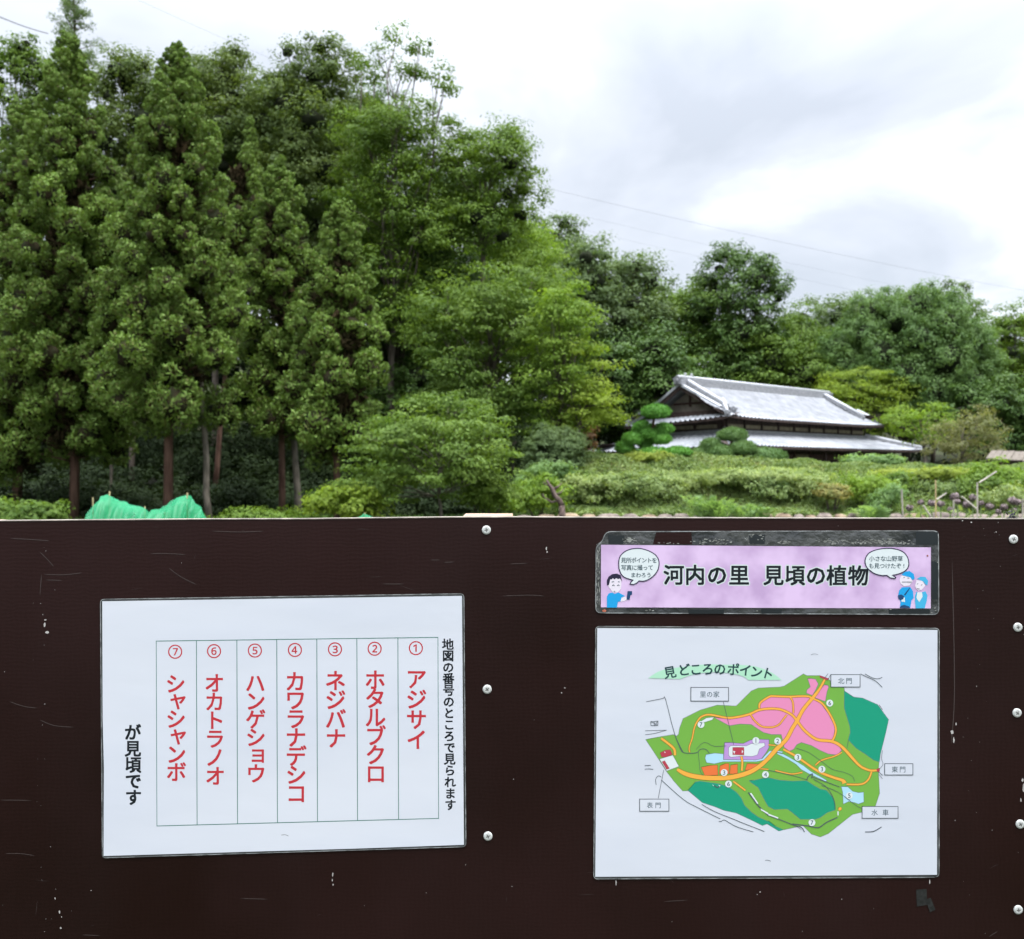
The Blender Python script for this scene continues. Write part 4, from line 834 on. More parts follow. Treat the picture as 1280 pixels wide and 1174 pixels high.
# ---------------------------------------------------------------- low bushes in front of the wood
def bush(px, cy, hw, hh, d, m, label, group='garden shrubs', name='shrub', leaf=.12, clump=.34, per=46, nl=7, seed=1, flat=.5, density=1.0, lobe=.55):
    rg = random.Random(seed); s = d / F; cx = (px - 640)*s; cz = EYE + (587 - cy)*s; g = float(ground_z(cx, d)) - .05
    root = empty(name, (cx, d, min(g, cz - hh*s)), label, 'shrub', group); lobes = []
    for i in range(nl):
        ph = i * 2.4; k = rg.uniform(.35, .65); zc_ = rg.uniform(-.5, .6)
        lobes.append(((cx + hw*s*k*math.cos(ph), d + hw*s*k*.7*math.sin(ph), cz + hh*s*zc_*.7), (hw*s*lobe, hw*s*lobe*.8, hh*s*(.45 + .1*rg.random()))))
    crown_mesh('foliage', lobes, m, root, clump, per, leaf, density, flat, jitter=.45, upbias=.5)
    tb = MB()
    for c, r in lobes[:5]: limb(tb, (cx + rg.uniform(-.1, .1), d, min(g, cz - hh*s)), c, .03, .01, rg, n=3, sides=5)
    tb.build('stem', m_bark, root)
    return root
bush(30, 643, 48, 22, 24, m_mid, 'light green bush at the lower left edge, left of the netting', seed=61, leaf=0.131)
bush(430, 632, 45, 34, 23, m_maple, 'pale green bush right of the last cedar trunk', seed=62, leaf=0.123)
bush(330, 652, 60, 16, 25, m_oak, 'low dark bush between the netting and the pale bush', seed=63)
bush(470, 606, 26, 22, 27, m_oak, 'small dark bush behind the pale bush', seed=64)
bush(610, 625, 34, 34, 24.5, m_oak, 'mid green bush at the foot of the young layered tree', seed=65, leaf=0.116)
bush(682, 592, 34, 16, 29.5, m_fern, 'fresh green low shrub at the left end of the terrace', seed=66, leaf=0.116)
bush(672, 622, 36, 28, 27.5, m_bright, 'loose green shrub in front of the terrace beside a dead twisted branch', seed=67)
bush(742, 612, 40, 22, 28.6, m_hedge, 'yellow-green shrub right of the dead branch', seed=68)
bush(800, 610, 44, 25, 28.8, m_hedged, 'wide olive azalea mound on the slope under the cloud-pruned pine', seed=69, leaf=0.102)
bush(848, 612, 24, 20, 29.4, m_hedge, 'small yellow-green azalea mound between the wide olive one and the fern', seed=70, leaf=0.102)
bush(960, 610, 36, 22, 29, m_hedged, 'olive azalea mound right of the fern clump', seed=71, leaf=0.102)
bush(1012, 612, 30, 22, 29, m_hedge, 'light azalea mound left of the orange-tinted shrub', seed=72, leaf=0.102)
bush(1040, 607, 60, 14, 31, m_hedged, 'long low azalea mound on the terrace crest in front of the dark house wall', seed=73, leaf=0.102)
bush(1040, 617, 20, 12, 28, m_orng, 'small shrub with orange-tinted leaves', seed=74, leaf=0.087, clump=.2)
bush(1085, 612, 32, 24, 28.4, m_bright, 'bright green feathery shrub right of the orange-tinted one', seed=75, leaf=0.102)
bush(1108, 626, 22, 20, 27.4, m_fern, 'fresh green low shrub beside the pale stakes', seed=76, leaf=0.102)
bush(1140, 604, 34, 14, 30.5, m_hedge, 'clipped yellow-green mound below the maple stems', seed=77, leaf=0.087)
bush(1180, 610, 45, 18, 29.5, m_hedged, 'darker clipped mound below the crepe myrtle', seed=78, leaf=0.087)
bush(1252, 600, 44, 26, 29, m_bright, 'bright bush under the hut roof at the right edge', seed=79, leaf=0.116)
bush(1262, 625, 40, 22, 27.5, m_hedge, 'yellow-green bush behind the dry flower heads', seed=80, leaf=0.116)
bush(1090, 578, 34, 10, 37, m_fern, 'fresh green shrub against the house wall right of its door', seed=81, leaf=0.131)
bush(900, 597, 180, 11, 31.6, m_hedge, 'long clipped yellow-green hedge along the terrace crest', name='hedge', seed=82, leaf=0.087, clump=.22, nl=26, lobe=.22)
bush(1165, 593, 85, 7, 31.0, m_lime, 'bright lime clipped hedge top right of the house', name='hedge', seed=83, leaf=0.087, clump=.2, nl=16, lobe=.26)
bush(806, 574, 26, 9, 31.8, m_lime, 'small lime shrub at the foot of the cloud-pruned pine', seed=84, leaf=0.087, clump=.18)

bush(722, 602, 22, 16, 30.2, m_mid, 'dark green loose shrub behind the yellow-green one near the dead branch', seed=85, nl=5)
bush(868, 601, 20, 14, 30.6, m_mid, 'dark green loose shrub at mid slope behind the fern', seed=86, nl=5)
bush(990, 600, 26, 13, 30.6, m_mid, 'dark green loose shrub at mid slope in front of the dark house wall', seed=87, nl=5)
bush(1122, 603, 20, 16, 29.6, m_mid, 'dark green loose shrub behind the leftmost stake', seed=88, nl=5)
bush(1225, 612, 26, 18, 28.4, m_mid, 'dark green loose shrub behind the tallest stake', seed=89, nl=5)
bush(765, 590, 40, 9, 32.0, m_hedge, 'pale clipped mound on the crest below the left end of the roof', seed=90, nl=7)
# spiky fern clump
def fern(px, d, h, n, m, label, seed, spread=.7):
    s = d / F; cx = (px - 640)*s; gz = EYE - (650 - 587)*s; rg = np.random.default_rng(seed); root = empty('fern_plant', (cx, d, gz), label, 'plant', 'garden shrubs'); Vs = []; 
    for i in range(n):
        ph = rg.uniform(0, 6.28); L_ = h * rg.uniform(.6, 1.1); sp2 = spread * rg.uniform(.3, 1.1); base = np.array([cx + rg.normal() * spread * .35, d + rg.normal() * .2, gz]); k = 16
        for j in range(k):
            t = (j + 1) / k; p = base + np.array([math.cos(ph) * sp2 * t, math.sin(ph) * sp2 * t * .7, L_ * (t - .35 * t * t * t)]); dr = np.array([math.cos(ph) * sp2, math.sin(ph) * sp2 * .7, L_ * (1 - .9*t*t)]); dr /= np.linalg.norm(dr)
            sd_ = np.cross(dr, [rg.normal() * .3, rg.normal() * .3, 1]); sd_ /= np.linalg.norm(sd_) + 1e-9; w_ = .17 * (1 - t) ** .6 + .03
            for sg in (-1, 1):
                e_ = p + sd_ * sg * w_ + dr * w_ * .5; q = dr * .022; Vs += [p - q, (p + e_)/2 - q * .9, e_, (p + e_)/2 + q * 1.1]
    V = np.array(Vs); npmesh('frond', V, np.arange(len(V)).reshape(-1, 4), m, root)
fern(893, 26.3, 1.0, 60, m_fern, 'spiky bright green fern clump in front of the terrace edge', 5, .8)
fern(940, 26.3, .62, 30, m_fern, 'smaller green fern right of the spiky clump', 6, .5)
fern(1090, 26.3, .60, 26, m_fern, 'low green fern left of the pale stakes', 7, .5)

# ground cover over the slope: one uncountable sheet of leaves and grass
n = 90000; px = R.uniform(628, 1330, n); d = R.uniform(26.9, 34.5, n); xx = (px - 640)/F*d; zz_ = ground_z(xx, d)
P = np.stack([xx, d, zz_ + R.uniform(.0, .16, n) + .10 * (np.sin(xx * 3.1) * np.cos(d * 2.3) + 1)], -1)
V, Q = leaves(P, unit(rdir(n) * .9 + np.array([0, -.3, .7])), .12, .45)
tag(npmesh('ground_cover', V, Q, m_hedged), 'mixed leafy ground cover over the terrace slope', None, kind='stuff')
n = 70000; px = R.uniform(640, 1330, n); d = R.uniform(27, 34.5, n); keep = (np.sin(px * .05) + np.sin(d * 2 + px * .021) > -.4); px, d = px[keep], d[keep]; xx = (px - 640)/F*d; zz_ = ground_z(xx, d); n = len(px)
B0 = np.stack([xx, d, zz_], -1); hgt = R.uniform(.08, .24, n)[:, None]; E = B0 + unit(rdir(n) * .45 + np.array([0, 0, 1])) * hgt; S = unit(np.cross(E - B0, rdir(n))) * .008
V = np.stack([B0 - S, B0 + S, E + S * .3, E - S * .3], 1).reshape(-1, 3)
tag(npmesh('grass', V, np.arange(4*n).reshape(-1, 4), m_grass), 'dry yellow-green grass on the terrace', None, kind='stuff')
n = 60000; px = R.uniform(-80, 700, n); d = R.uniform(26, 34, n); xx = (px - 640)/F*d; zz_ = ground_z(xx, d)
V, Q = leaves(np.stack([xx, d, zz_ + R.uniform(0, .3, n)], -1), unit(rdir(n) + np.array([0, 0, .6])), .11, .5)
tag(npmesh('weeds', V, Q, m_oakd), 'weeds and fallen leaves on the shaded ground below the cedars', None, kind='stuff')

# earth bank edged with rounded stones
m_stone = mat('terrace_stone', (0.10, 0.08, 0.07), rough=.9, spec=.25, col2=(0.22, 0.18, 0.15), vscale=4, bump=.8, bscale=12)
m_soil = mat('bank_soil', (0.12, 0.085, 0.06), rough=.95, spec=.2, col2=(0.26, 0.20, 0.135), vscale=3, bump=.9, bscale=14)
wall = empty('stone_edging', (at(900, 650, 26.6).x, 26.6, -.3), 'low tan stone and earth edging along the foot of the terrace', 'edging')
rg = random.Random(12); px = 645
while px < 1290:
    wpx = rg.uniform(14, 34); s = 26.5 / F; c = Vector(((px + wpx/2 - 640)*s, 26.5 + rg.uniform(-.05, .12), EYE - (rg.uniform(641, 645) - 587 + 7)*s))
    vs = []; q = MB(); rx_, ry_, rz_ = wpx*s/2*.98, .22, rg.uniform(.14, .21); nu, nv2 = 10, 6
    for j in range(nv2 + 1):
        th = math.pi * j / nv2
        for i in range(nu):
            a = 2*math.pi*i/nu; k = 1 + .09 * math.sin(3*a + px) + rg.uniform(-.05, .05); sx_ = abs(math.cos(a))**.7 * (1 if math.cos(a) > 0 else -1)
            vs.append(c + Vector((rx_*k*sx_*math.sin(th)**.6, ry_*k*math.sin(a)*math.sin(th)**.6, rz_*math.cos(th)*k)))
    q.add(vs, [(j*nu+i, j*nu+(i+1) % nu, (j+1)*nu+(i+1) % nu, (j+1)*nu+i)[::-1] for j in range(nv2) for i in range(nu)])
    q.build('stone', m_stone if rg.random() < .6 else m_soil, wall, smooth=True); px += wpx
# dead twisted branch
dead = MB(); rg = random.Random(3)
P_ = lambda a, b2: at(a, b2, 26.2)
dead.tube([P_(683, 600), P_(687, 607), P_(691, 612), P_(693, 619), P_(699, 625), P_(702, 632)], [.02, .05, .07, .07, .08, .09], 7)
dead.tube([P_(691, 612), P_(697, 609), P_(702, 604)], [.05, .03, .012], 6); dead.tube([P_(693, 619), P_(701, 616), P_(705, 611)], [.04, .025, .01], 5); dead.tube([P_(699, 625), P_(690, 628), P_(680, 622), P_(678, 617)], [.04, .03, .02, .01], 5)
dead.tube([P_(687, 607), P_(682, 606), P_(679, 602)], [.03, .02, .008], 5); dead.tube([P_(702, 632), P_(703, 645), P_(702, 655)], [.09, .1, .11], 7)
m_dead = mat('dead_wood', (0.07, 0.05, 0.045), rough=.9, spec=.1, col2=(0.16, 0.12, 0.105), vscale=9, bump=.7, bscale=30)
tag(dead.build('dead_branch', m_dead, smooth=True), 'twisted brown dead branch standing in the shrubs at the left end of the terrace', 'branch')

# ---------------------------------------------------------------- cloud-pruned pines
def pads(px, d, lst, m, label, seed, trunk):
    s = d / F; rg = random.Random(seed); bx = (px - 640)*s; gz = float(ground_z(bx, d)) - .1; root = empty('cloud_pruned_pine', (bx, d, gz), label, 'tree', 'cloud-pruned garden pines')
    tb = MB(); tp_ = [Vector(((a - 640)*s, d + .1, EYE + (587 - b2)*s)) for a, b2 in trunk]; tb.tube([Vector((bx, d, gz))] + tp_, [.11 - .07 * i / len(tp_) for i in range(len(tp_) + 1)], 7)
    for cx, cy, rx, ry in lst:
        c = np.array([(cx - 640)*s, d + rg.uniform(-.25, .25), EYE + (587 - cy)*s]); n = int(rx*ry*15) + 700; D = rdir(n); D[:, 2] = np.where(D[:, 2] < 0, D[:, 2] * .45, D[:, 2]); rr = R.uniform(.75, 1.0, n)[:, None]
        lump = 1 + .08 * np.sin(D[:, :1] * 7 + seed) * np.cos(D[:, 1:2] * 6)
        P0 = c + D * rr * lump * np.array([rx*s, max(rx*s*.85, .2), ry*s]); dr = unit(D * .7 + np.array([0, 0, .8]) + rdir(n) * .25); lay = (R.uniform(0, 1, n) < .5)[:, None]; dr = np.where(lay, unit(np.cross(D, rdir(n)) + np.array([0, 0, .15])), dr); E = P0 + dr * R.uniform(.06, .12, n)[:, None]; S = np.where(lay, unit(np.cross(dr, D)) * .026, unit(np.cross(dr, rdir(n))) * .016)
        V = np.stack([P0 - S * .4, (P0+E)/2 + S, E, (P0+E)/2 - S], 1).reshape(-1, 3)
        # solid twiggy heart so that the pad is dense
        npmesh('foliage_pad', V, np.arange(4*n).reshape(-1, 4), m, root)
        n2 = MB(); cc = Vector(c); near = min(tp_, key=lambda q: (q - cc).length); tb.tube([near, near.lerp(cc, .5) + Vector((0, 0, -.04)), cc], [.035, .028, .02], 5)
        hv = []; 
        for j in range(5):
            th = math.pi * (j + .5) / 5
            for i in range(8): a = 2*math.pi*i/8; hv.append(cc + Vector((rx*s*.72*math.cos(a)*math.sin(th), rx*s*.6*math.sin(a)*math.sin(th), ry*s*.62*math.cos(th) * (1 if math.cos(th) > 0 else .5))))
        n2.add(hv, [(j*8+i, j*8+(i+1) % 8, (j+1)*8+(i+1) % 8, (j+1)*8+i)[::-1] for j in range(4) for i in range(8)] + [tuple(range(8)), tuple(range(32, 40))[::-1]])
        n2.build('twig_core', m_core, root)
    tb.build('trunk', m_barkr, root, smooth=True)
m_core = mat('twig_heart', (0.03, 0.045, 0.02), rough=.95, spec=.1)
pads(812, 32.4, [(818.8, 518, 18, 11.7), (804, 536, 12, 9.1), (830, 538, 13, 8.5), (810, 545, 11, 7.8), (792, 551, 14, 10.4), (825, 551, 14, 9.1), (782, 562, 12, 10.4), (807, 556, 9, 7.8), (846, 567, 18, 7.8), (816, 569, 24, 9.1)], m_pine, 'vivid green cloud-pruned pine stacked in round pads before the left end of the house', 1, [(812, 570), (808, 558), (814, 545), (817, 530), (818, 520)])
pads(915, 33.0, [(917.6, 546, 19, 11.1), (891, 558, 14, 10.4), (927, 563, 17, 11.7), (900, 569, 17, 11.7), (876, 570, 12, 10.4), (957, 572, 28, 11.7), (938, 570, 16, 9.1)], m_pined, 'darker low cloud-pruned pine before the front corner of the house', 2, [(913, 575), (908, 565), (914, 556), (917, 548)])

# ================================================================ THE HOUSE
th = rad(40.8); U = Vector((math.cos(th), math.sin(th), 0)); Wv = Vector((-math.sin(th), math.cos(th), 0)); CN = Vector((9.08, 38.0, EYE))
def H(a, b2, h): return CN + U*a + Wv*b2 + Vector((0, 0, h))
house = empty('house', H(0, 0, -1.0), 'traditional Japanese house with two tiers of silver-grey tiled roof and dark timber walls', 'house')
m_tile = mat('roof_tile', (0.215, 0.225, 0.245), rough=.45, spec=.45, col2=(0.31, 0.32, 0.345), vscale=2.2)
m_ridge = mat('ridge_tile', (0.17, 0.175, 0.19), rough=.5, spec=.5, col2=(0.27, 0.275, 0.29), vscale=9)
m_cap = mat('ridge_cap', (0.40, 0.41, 0.43), rough=.4, spec=.5)
m_timber = mat('dark_timber', (0.028, 0.019, 0.016), rough=.8, spec=.3, col2=(0.055, 0.036, 0.030), vscale=6, stretch=(1, 1, .3), bump=.3, bscale=30)
m_timber2 = mat('brown_timber', (0.075, 0.042, 0.038), rough=.8, spec=.3, var=.3, vscale=6, bump=.3, bscale=30)
m_plaster = mat('grey_plaster', (0.27, 0.235, 0.20), rough=.9, spec=.2, var=.15, vscale=5)
m_beige = mat('beige_panel', (0.20, 0.175, 0.12), rough=.9, spec=.2, var=.2, vscale=5)
LE, WE = 13.4, 5.8
def roof_face(name, e0, e1, t0, t1, curve=.0, up=.0, tile=.27, course=.28, amp=.045):
    """tiled slope between eave e0-e1 and top line t0-t1: pan-tile ribs down the slope, stepped courses across"""
    e0, e1, t0, t1 = (Vector(q) for q in (e0, e1, t0, t1)); nu = max(4, int((e1 - e0).length / tile)) * 6; slope = ((t0 + t1)/2 - (e0 + e1)/2).length; nvv = max(2, int(slope / course))
    nrm = (e1 - e0).cross(t0 - e0).normalized(); nrm = nrm if nrm.z > 0 else -nrm; V = []; rows = []
    for j in range(nvv):
        for s_, o_ in ((j / nvv, .022), ((j + .97) / nvv, 0.0)): rows.append((s_, o_))
    rows.append((1.0, 0.0))
    L_ = (e1 - e0).length
    for s_, o_ in rows:
        a = e0.lerp(t0, s_); b2 = e1.lerp(t1, s_)
        for i in range(nu + 1):
            u = i / nu; p = a.lerp(b2, u); x_ = (p - e0).dot((e1 - e0).normalized()); ph = (x_ / tile) % 1.0
            rib = amp * (math.sin(math.pi * ph * 2) if ph < .5 else .55 * math.sin(math.pi * ph * 2))
            sori = up * ((abs(2*u - 1)) ** 6) * (1 - s_)
            V.append(p + nrm * (rib + o_ - curve * math.sin(math.pi * s_)) + Vector((0, 0, sori)))
    V = np.array([tuple(v) for v in V]); nr = len(rows); idx = np.arange(nr * (nu + 1)).reshape(nr, nu + 1)
    o = npmesh(name, V, np.stack([idx[:-1, :-1], idx[:-1, 1:], idx[1:, 1:], idx[1:, :-1]], -1).reshape(-1, 4), m_tile, house)
    o['kind'] = 'stuff'
    # thick eave: row of round tile ends and board under them
    eb = MB(); dn = Vector((0, 0, -.09)); inn = (t0 - e0).normalized() * .0
    A_ = [e0.lerp(e1, i/12) + Vector((0, 0, up * abs(2*i/12 - 1)**6 - .015)) for i in range(13)]; B_ = [p + dn for p in A_]; C2 = [p + ((t0 + t1)/2 - (e0 + e1)/2).normalized() * .9 + dn for p in A_]
    eb.add(A_ + B_ + C2, [(i, i+1, 14+i, 13+i) for i in range(12)] + [(13+i, 14+i, 27+i, 26+i) for i in range(12)]); eb.build('eave_board', m_timber, house)
    return o
ZE = 2.22                                            # upper eave height over the eye
ridge_h = 3.84; ga, gb = .9, LE - .55                   # ridge ends
wm = WE / 2
# upper roof: front and back slopes, left and right skirts
fr = lambda a, w_: H(a, w_, 0)
def at_slope(a, w_, side=0): return None
wg0, wg1 = 1.24, 4.3                                 # gable foot
hg = ZE + (ridge_h - ZE) * (wg0 / wm) - .02
roof_face('roof_tiling', H(0, 0, ZE), H(LE, 0, ZE), H(ga*.55, wm, ridge_h), H(gb + .2, wm, ridge_h), curve=.07, up=.10)
roof_face('roof_tiling', H(LE, WE, ZE - .1), H(0, WE, ZE - .1), H(gb, wm, ridge_h), H(ga*.55, wm, ridge_h), curve=.05, up=.08)
roof_face('roof_tiling', H(-.02, WE, ZE - .25), H(-.02, 0, ZE), H(ga + .3, 5.0, ZE + .28), H(ga + .3, .6, ZE + .30), curve=.01, up=.05)
roof_face('roof_tiling', H(LE, 0, ZE), H(LE, WE, ZE), H(gb, wg0, hg), H(gb, wg1, hg), curve=.02, up=.05)
# gable wall with boards
gq = MB(); gq.add([H(ga + .3, .75, ZE + .2), H(ga + .3, 4.95, ZE + .2), H(ga + .3, wm, ridge_h - .22)], [(0, 1, 2)]); gq.build('gable_wall', m_plaster, house)
gq = MB(); gq.obox(H(ga + .27, wm, (hg + ridge_h)/2 - .15), U*.03, Wv*.05, (0, 0, (ridge_h - hg)/2 - .1)); gq.obox(H(ga + .272, wm, hg + .1), U*.03, Wv*.95, (0, 0, .045)); gq.build('gable_timber', m_timber2, house)
def bar(nm, a, b2, w_, h_, m_, off=0):
    a, b2 = Vector(a), Vector(b2); dr = (b2 - a); L_ = dr.length; dr.normalize(); sd_ = dr.cross(Vector((0, 0, 1))).normalized(); upv = sd_.cross(dr).normalized()
    q = MB(); q.obox((a + b2)/2 + upv*off, dr*L_/2, sd_*w_/2, upv*h_/2); return q.build(nm, m_, house)
def stacked_ridge(a, b2, layers=3, w_=.30, h_=.10, cap=True):
    for i in range(layers): bar('ridge_course', a, b2, w_ - .05*i, h_*.92, m_ridge, off=h_*(i + .3))
    if cap:
        q = MB(); a, b2 = Vector(a), Vector(b2); o_ = Vector((0, 0, h_*(layers + .3))); q.tube([a + o_, b2 + o_], .075, 8); q.build('ridge_cap', m_cap, house, smooth=True)
stacked_ridge(H(ga*.35, wm, ridge_h - .05), H(gb + .25, wm, ridge_h - .05), 4, .36, .085)
for g_, sg in ((ga*.55, 1), (gb - .1, -1)):
    # verge boards and the descending ridges
    stacked_ridge(H(g_ + .35*sg, wm - .15, ridge_h - .02), H(g_ + .35*sg - .05, .55, ZE + .36), 2, .24, .08)
    bar('verge_course', H(g_, wm, ridge_h - .02), H(g_ + .02, wg0 - .5, hg - .20), .26, .10, m_cap)
    bar('verge_board', H(g_ - .04*sg, wm, ridge_h - .16), H(g_ - .02*sg, wg0 - .5, hg - .36), .08, .18, m_timber)
    bar('verge_course', H(g_, wm, ridge_h - .02), H(g_ + .02, wg1 + .3, hg - .10), .26, .10, m_cap)
    bar('verge_board', H(g_ - .04*sg, wm, ridge_h - .16), H(g_ - .02*sg, wg1 + .3, hg - .26), .08, .18, m_timber)
stacked_ridge(H(.08, .08, ZE + .06), H(ga + .1, wg0 - .25, hg + .02), 2, .22, .07)
stacked_ridge(H(LE - .08, .08, ZE + .06), H(gb + .1, wg0, hg + .05), 2, .22, .07)
stacked_ridge(H(.0, WE - .1, ZE - .18), H(ga + .2, wg1, hg - .02), 2, .2, .07)
def ogre(p, s):                                       # ridge-end tile: shield with horns and a round boss
    q = MB(); p = Vector(p)
    prof = [(-.5, -.5), (.5, -.5), (.55, 0), (.75, .35), (.45, .3), (.25, .55), (0, .62), (-.25, .55), (-.45, .3), (-.75, .35), (-.55, 0)]
    for o_ in (-.12, .12): pass
    n_ = len(prof); vs = [p + Wv*a*s + Vector((0, 0, b2*s)) - U*.12*s for a, b2 in prof] + [p + Wv*a*s + Vector((0, 0, b2*s)) + U*.12*s for a, b2 in prof]
    q.add(vs, [tuple(range(n_)), tuple(range(n_, 2*n_))[::-1]] + [(i, (i+1) % n_, n_ + (i+1) % n_, n_ + i)[::-1] for i in range(n_)]); q.tube([p - U*.3*s, p + U*.1*s], .22*s, 10)
    q.build('ridge_end_tile', m_ridge, house)
ogre(H(ga*.35 - .05, wm, ridge_h + .14), .34); ogre(H(gb + .3, wm, ridge_h + .14), .3); ogre(H(.0, .02, ZE + .14), .24); ogre(H(.85, .32, ZE + .34), .26); ogre(H(LE - .3, .3, ZE + .3), .24)
for k in range(3): 
    q = MB(); p = Vector(H(ga*.35 + .5 + .45*k, wm, ridge_h + .42)); q.tube([p, p + Vector((0, 0, .1))], [.06, .04], 8)
    if k < 2: q.build('ridge_ornament', m_cap, house)
# upper wall band, set back under the upper eave: timber, beams and beige panels
def wall_box(nm, a0, a1, w0, w1, h0, h1, m_): q = MB(); q.obox(H((a0+a1)/2, (w0+w1)/2, (h0+h1)/2), U*(a1-a0)/2, Wv*(w1-w0)/2, (0, 0, (h1-h0)/2)); return q.build(nm, m_, house)
wall_box('upper_wall', .75, LE - .75, .75, WE - .75, 1.2, ZE + .38, m_timber)
for k in range(9):
    a = 1.0 + k * 1.32; wall_box('wall_panel', a, a + 1.12, .725, .748, 1.82, 1.98, m_beige)
for k in range(3):
    a = 1.1 + k * 1.3; wall_box('wall_panel', .725, .748, a, a + 1.1, 1.8, 1.96, m_beige)
for k in range(10): wall_box('wall_post', .93 + k*1.32 - .045, .93 + k*1.32 + .035, .69, .724, 1.2, ZE + .3, m_timber)
# lower roof all round
LZ, LT = .98, 1.52; x0, x1, y0, y1 = -1.0, LE + 2.4, -1.0, WE + 1.0
roof_face('roof_tiling', H(x0, y0, LZ), H(x1, y0, LZ), H(.74, .74, LT + .12), H(LE - .6, .74, LT + .12), curve=.03, up=.06)
roof_face('roof_tiling', H(x0, y1 + .5, LZ - .20), H(x0, y0, LZ), H(.74, WE - .7, LT), H(.74, .74, LT + .12), curve=.03, up=.06)
roof_face('roof_tiling', H(x1, y0, LZ), H(x1, y1, LZ), H(LE - .6, .74, LT + .12), H(LE - .6, WE - .7, LT), curve=.03, up=.06)
roof_face('roof_tiling', H(x1, y1, LZ), H(x0, y1, LZ), H(LE - .6, WE - .7, LT), H(.74, WE - .7, LT), curve=.03, up=.06)
stacked_ridge(H(x0 + .1, y0 + .1, LZ + .05), H(.7, .7, LT + .14), 2, .2, .06); stacked_ridge(H(x1 - .1, y0 + .1, LZ + .05), H(LE - .6, .7, LT + .14), 2, .2, .06); ogre(H(x0 + .05, y0 + .05, LZ + .14), .17)
bar('ridge_course', H(.7, .72, LT + .16), H(LE - .6, .72, LT + .16), .16, .12, m_ridge); bar('ridge_course', H(.72, .7, LT + .16), H(.72, WE - .7, LT + .06), .16, .12, m_ridge)
# lower storey
wall_box('lower_wall', .3, LE + 1.4, .5, WE + .3, -1.1, LT - .1, m_timber)
wall_box('veranda_floor', -.2, LE + 1.8, -.35, .495, -.75, -.62, m_timber2)
for k in range(11):
    a = .35 + k * 1.36; wall_box('wall_post', a - .06, a + .06, .42, .497, -.62, .96, m_timber2)
    if k < 10 and k not in (4,): wall_box('shutter', a + .1, a + 1.26, .44, .495, -.55, .35, m_timber2 if k in (2, 3, 5, 6, 8) else m_timber)
    if k < 10: wall_box('transom', a + .1, a + 1.26, .452, .496, .45, .72, m_beige if k % 3 == 1 else m_timber2)
for k in range(5): wall_box('veranda_post', .1 + k*3.3, .22 + k*3.3, -.6, -.48, -1.1, .92, m_timber)
bar('eave_beam', H(.1, -.54, .88), H(13.4, -.54, .88), .12, .16, m_timber)
wall_box('foundation', -.3, LE + 1.9, -.4, WE + .5, -1.6, -1.1, m_stone)

# small hut with a weathered board roof at the right edge
hut = empty('garden_hut', at(1275, 600, 36), 'corner of a small hut with a weathered plank roof at the right edge', 'hut')
m_plank = mat('weathered_plank', (0.09, 0.075, 0.06), rough=.9, spec=.2, col2=(0.18, 0.155, 0.13), vscale=8, stretch=(1, 4, 1), bump=.5, bscale=25)
s = 36 / F
for k in range(13):
    a = at(1243 + k*7.5, 563.5 + k*.35, 37.2); b2 = at(1236 + k*7.6, 573.5 + k*.5, 35.3); q = MB(); w_ = Vector((.115, 0, 0)); q.obox((a + b2)/2 + Vector((0, 0, .015*(k % 2))), w_, (b2 - a)/2, (0, 0, .02)); q.build('roof_board', m_plank, hut)
q = MB(); q.box((at(1248, 0, 36).x, 35.6, .2), (at(1345, 0, 36).x, 37.0, at(0, 575, 36).z)); q.build('wall', m_timber, hut)
for k in (1242, 1300): q = MB(); q.box((at(k, 0, 36).x, 35.45, .2), (at(k, 0, 36).x + .1, 35.55, at(0, 576, 36).z)); q.build('post', m_timber2, hut)

# ================================================================ NETTING, STAKES, FLOWERS
m_net = bpy.data.materials.new('green_net'); m_net.use_nodes = True; t = m_net.node_tree; b_ = t.nodes['Principled BSDF']; b_.inputs['Base Color'].default_value = (0.03, 0.27, 0.12, 1); b_.inputs['Roughness'].default_value = .5
tr_ = t.nodes.new('ShaderNodeBsdfTranslucent'); tr_.inputs[0].default_value = (0.04, .50, .24, 1); ms = t.nodes.new('ShaderNodeMixShader'); ms.inputs[0].default_value = .45
t.links.new(b_.outputs[0], ms.inputs[1]); t.links.new(tr_.outputs[0], ms.inputs[2])
tp2_ = t.nodes.new('ShaderNodeBsdfTransparent'); m4 = t.nodes.new('ShaderNodeMixShader'); nz_ = t.nodes.new('ShaderNodeTexNoise'); nz_.inputs['Scale'].default_value = 5; c_ = t.nodes.new('ShaderNodeTexCoord'); t.links.new(c_.outputs['Object'], nz_.inputs[0])
mr_ = t.nodes.new('ShaderNodeMapRange'); mr_.inputs[1].default_value = .35; mr_.inputs[2].default_value = .7; mr_.inputs[3].default_value = .0; mr_.inputs[4].default_value = .55; t.links.new(nz_.outputs[0], mr_.inputs[0])
t.links.new(mr_.outputs[0], m4.inputs[0]); t.links.new(ms.outputs[0], m4.inputs[1]); t.links.new(tp2_.outputs[0], m4.inputs[2]); t.links.new(m4.outputs[0], t.nodes['Material Output'].inputs[0])
m_cane = mat('bamboo_cane', (0.42, 0.34, 0.18), rough=.6, var=.3, vscale=10)
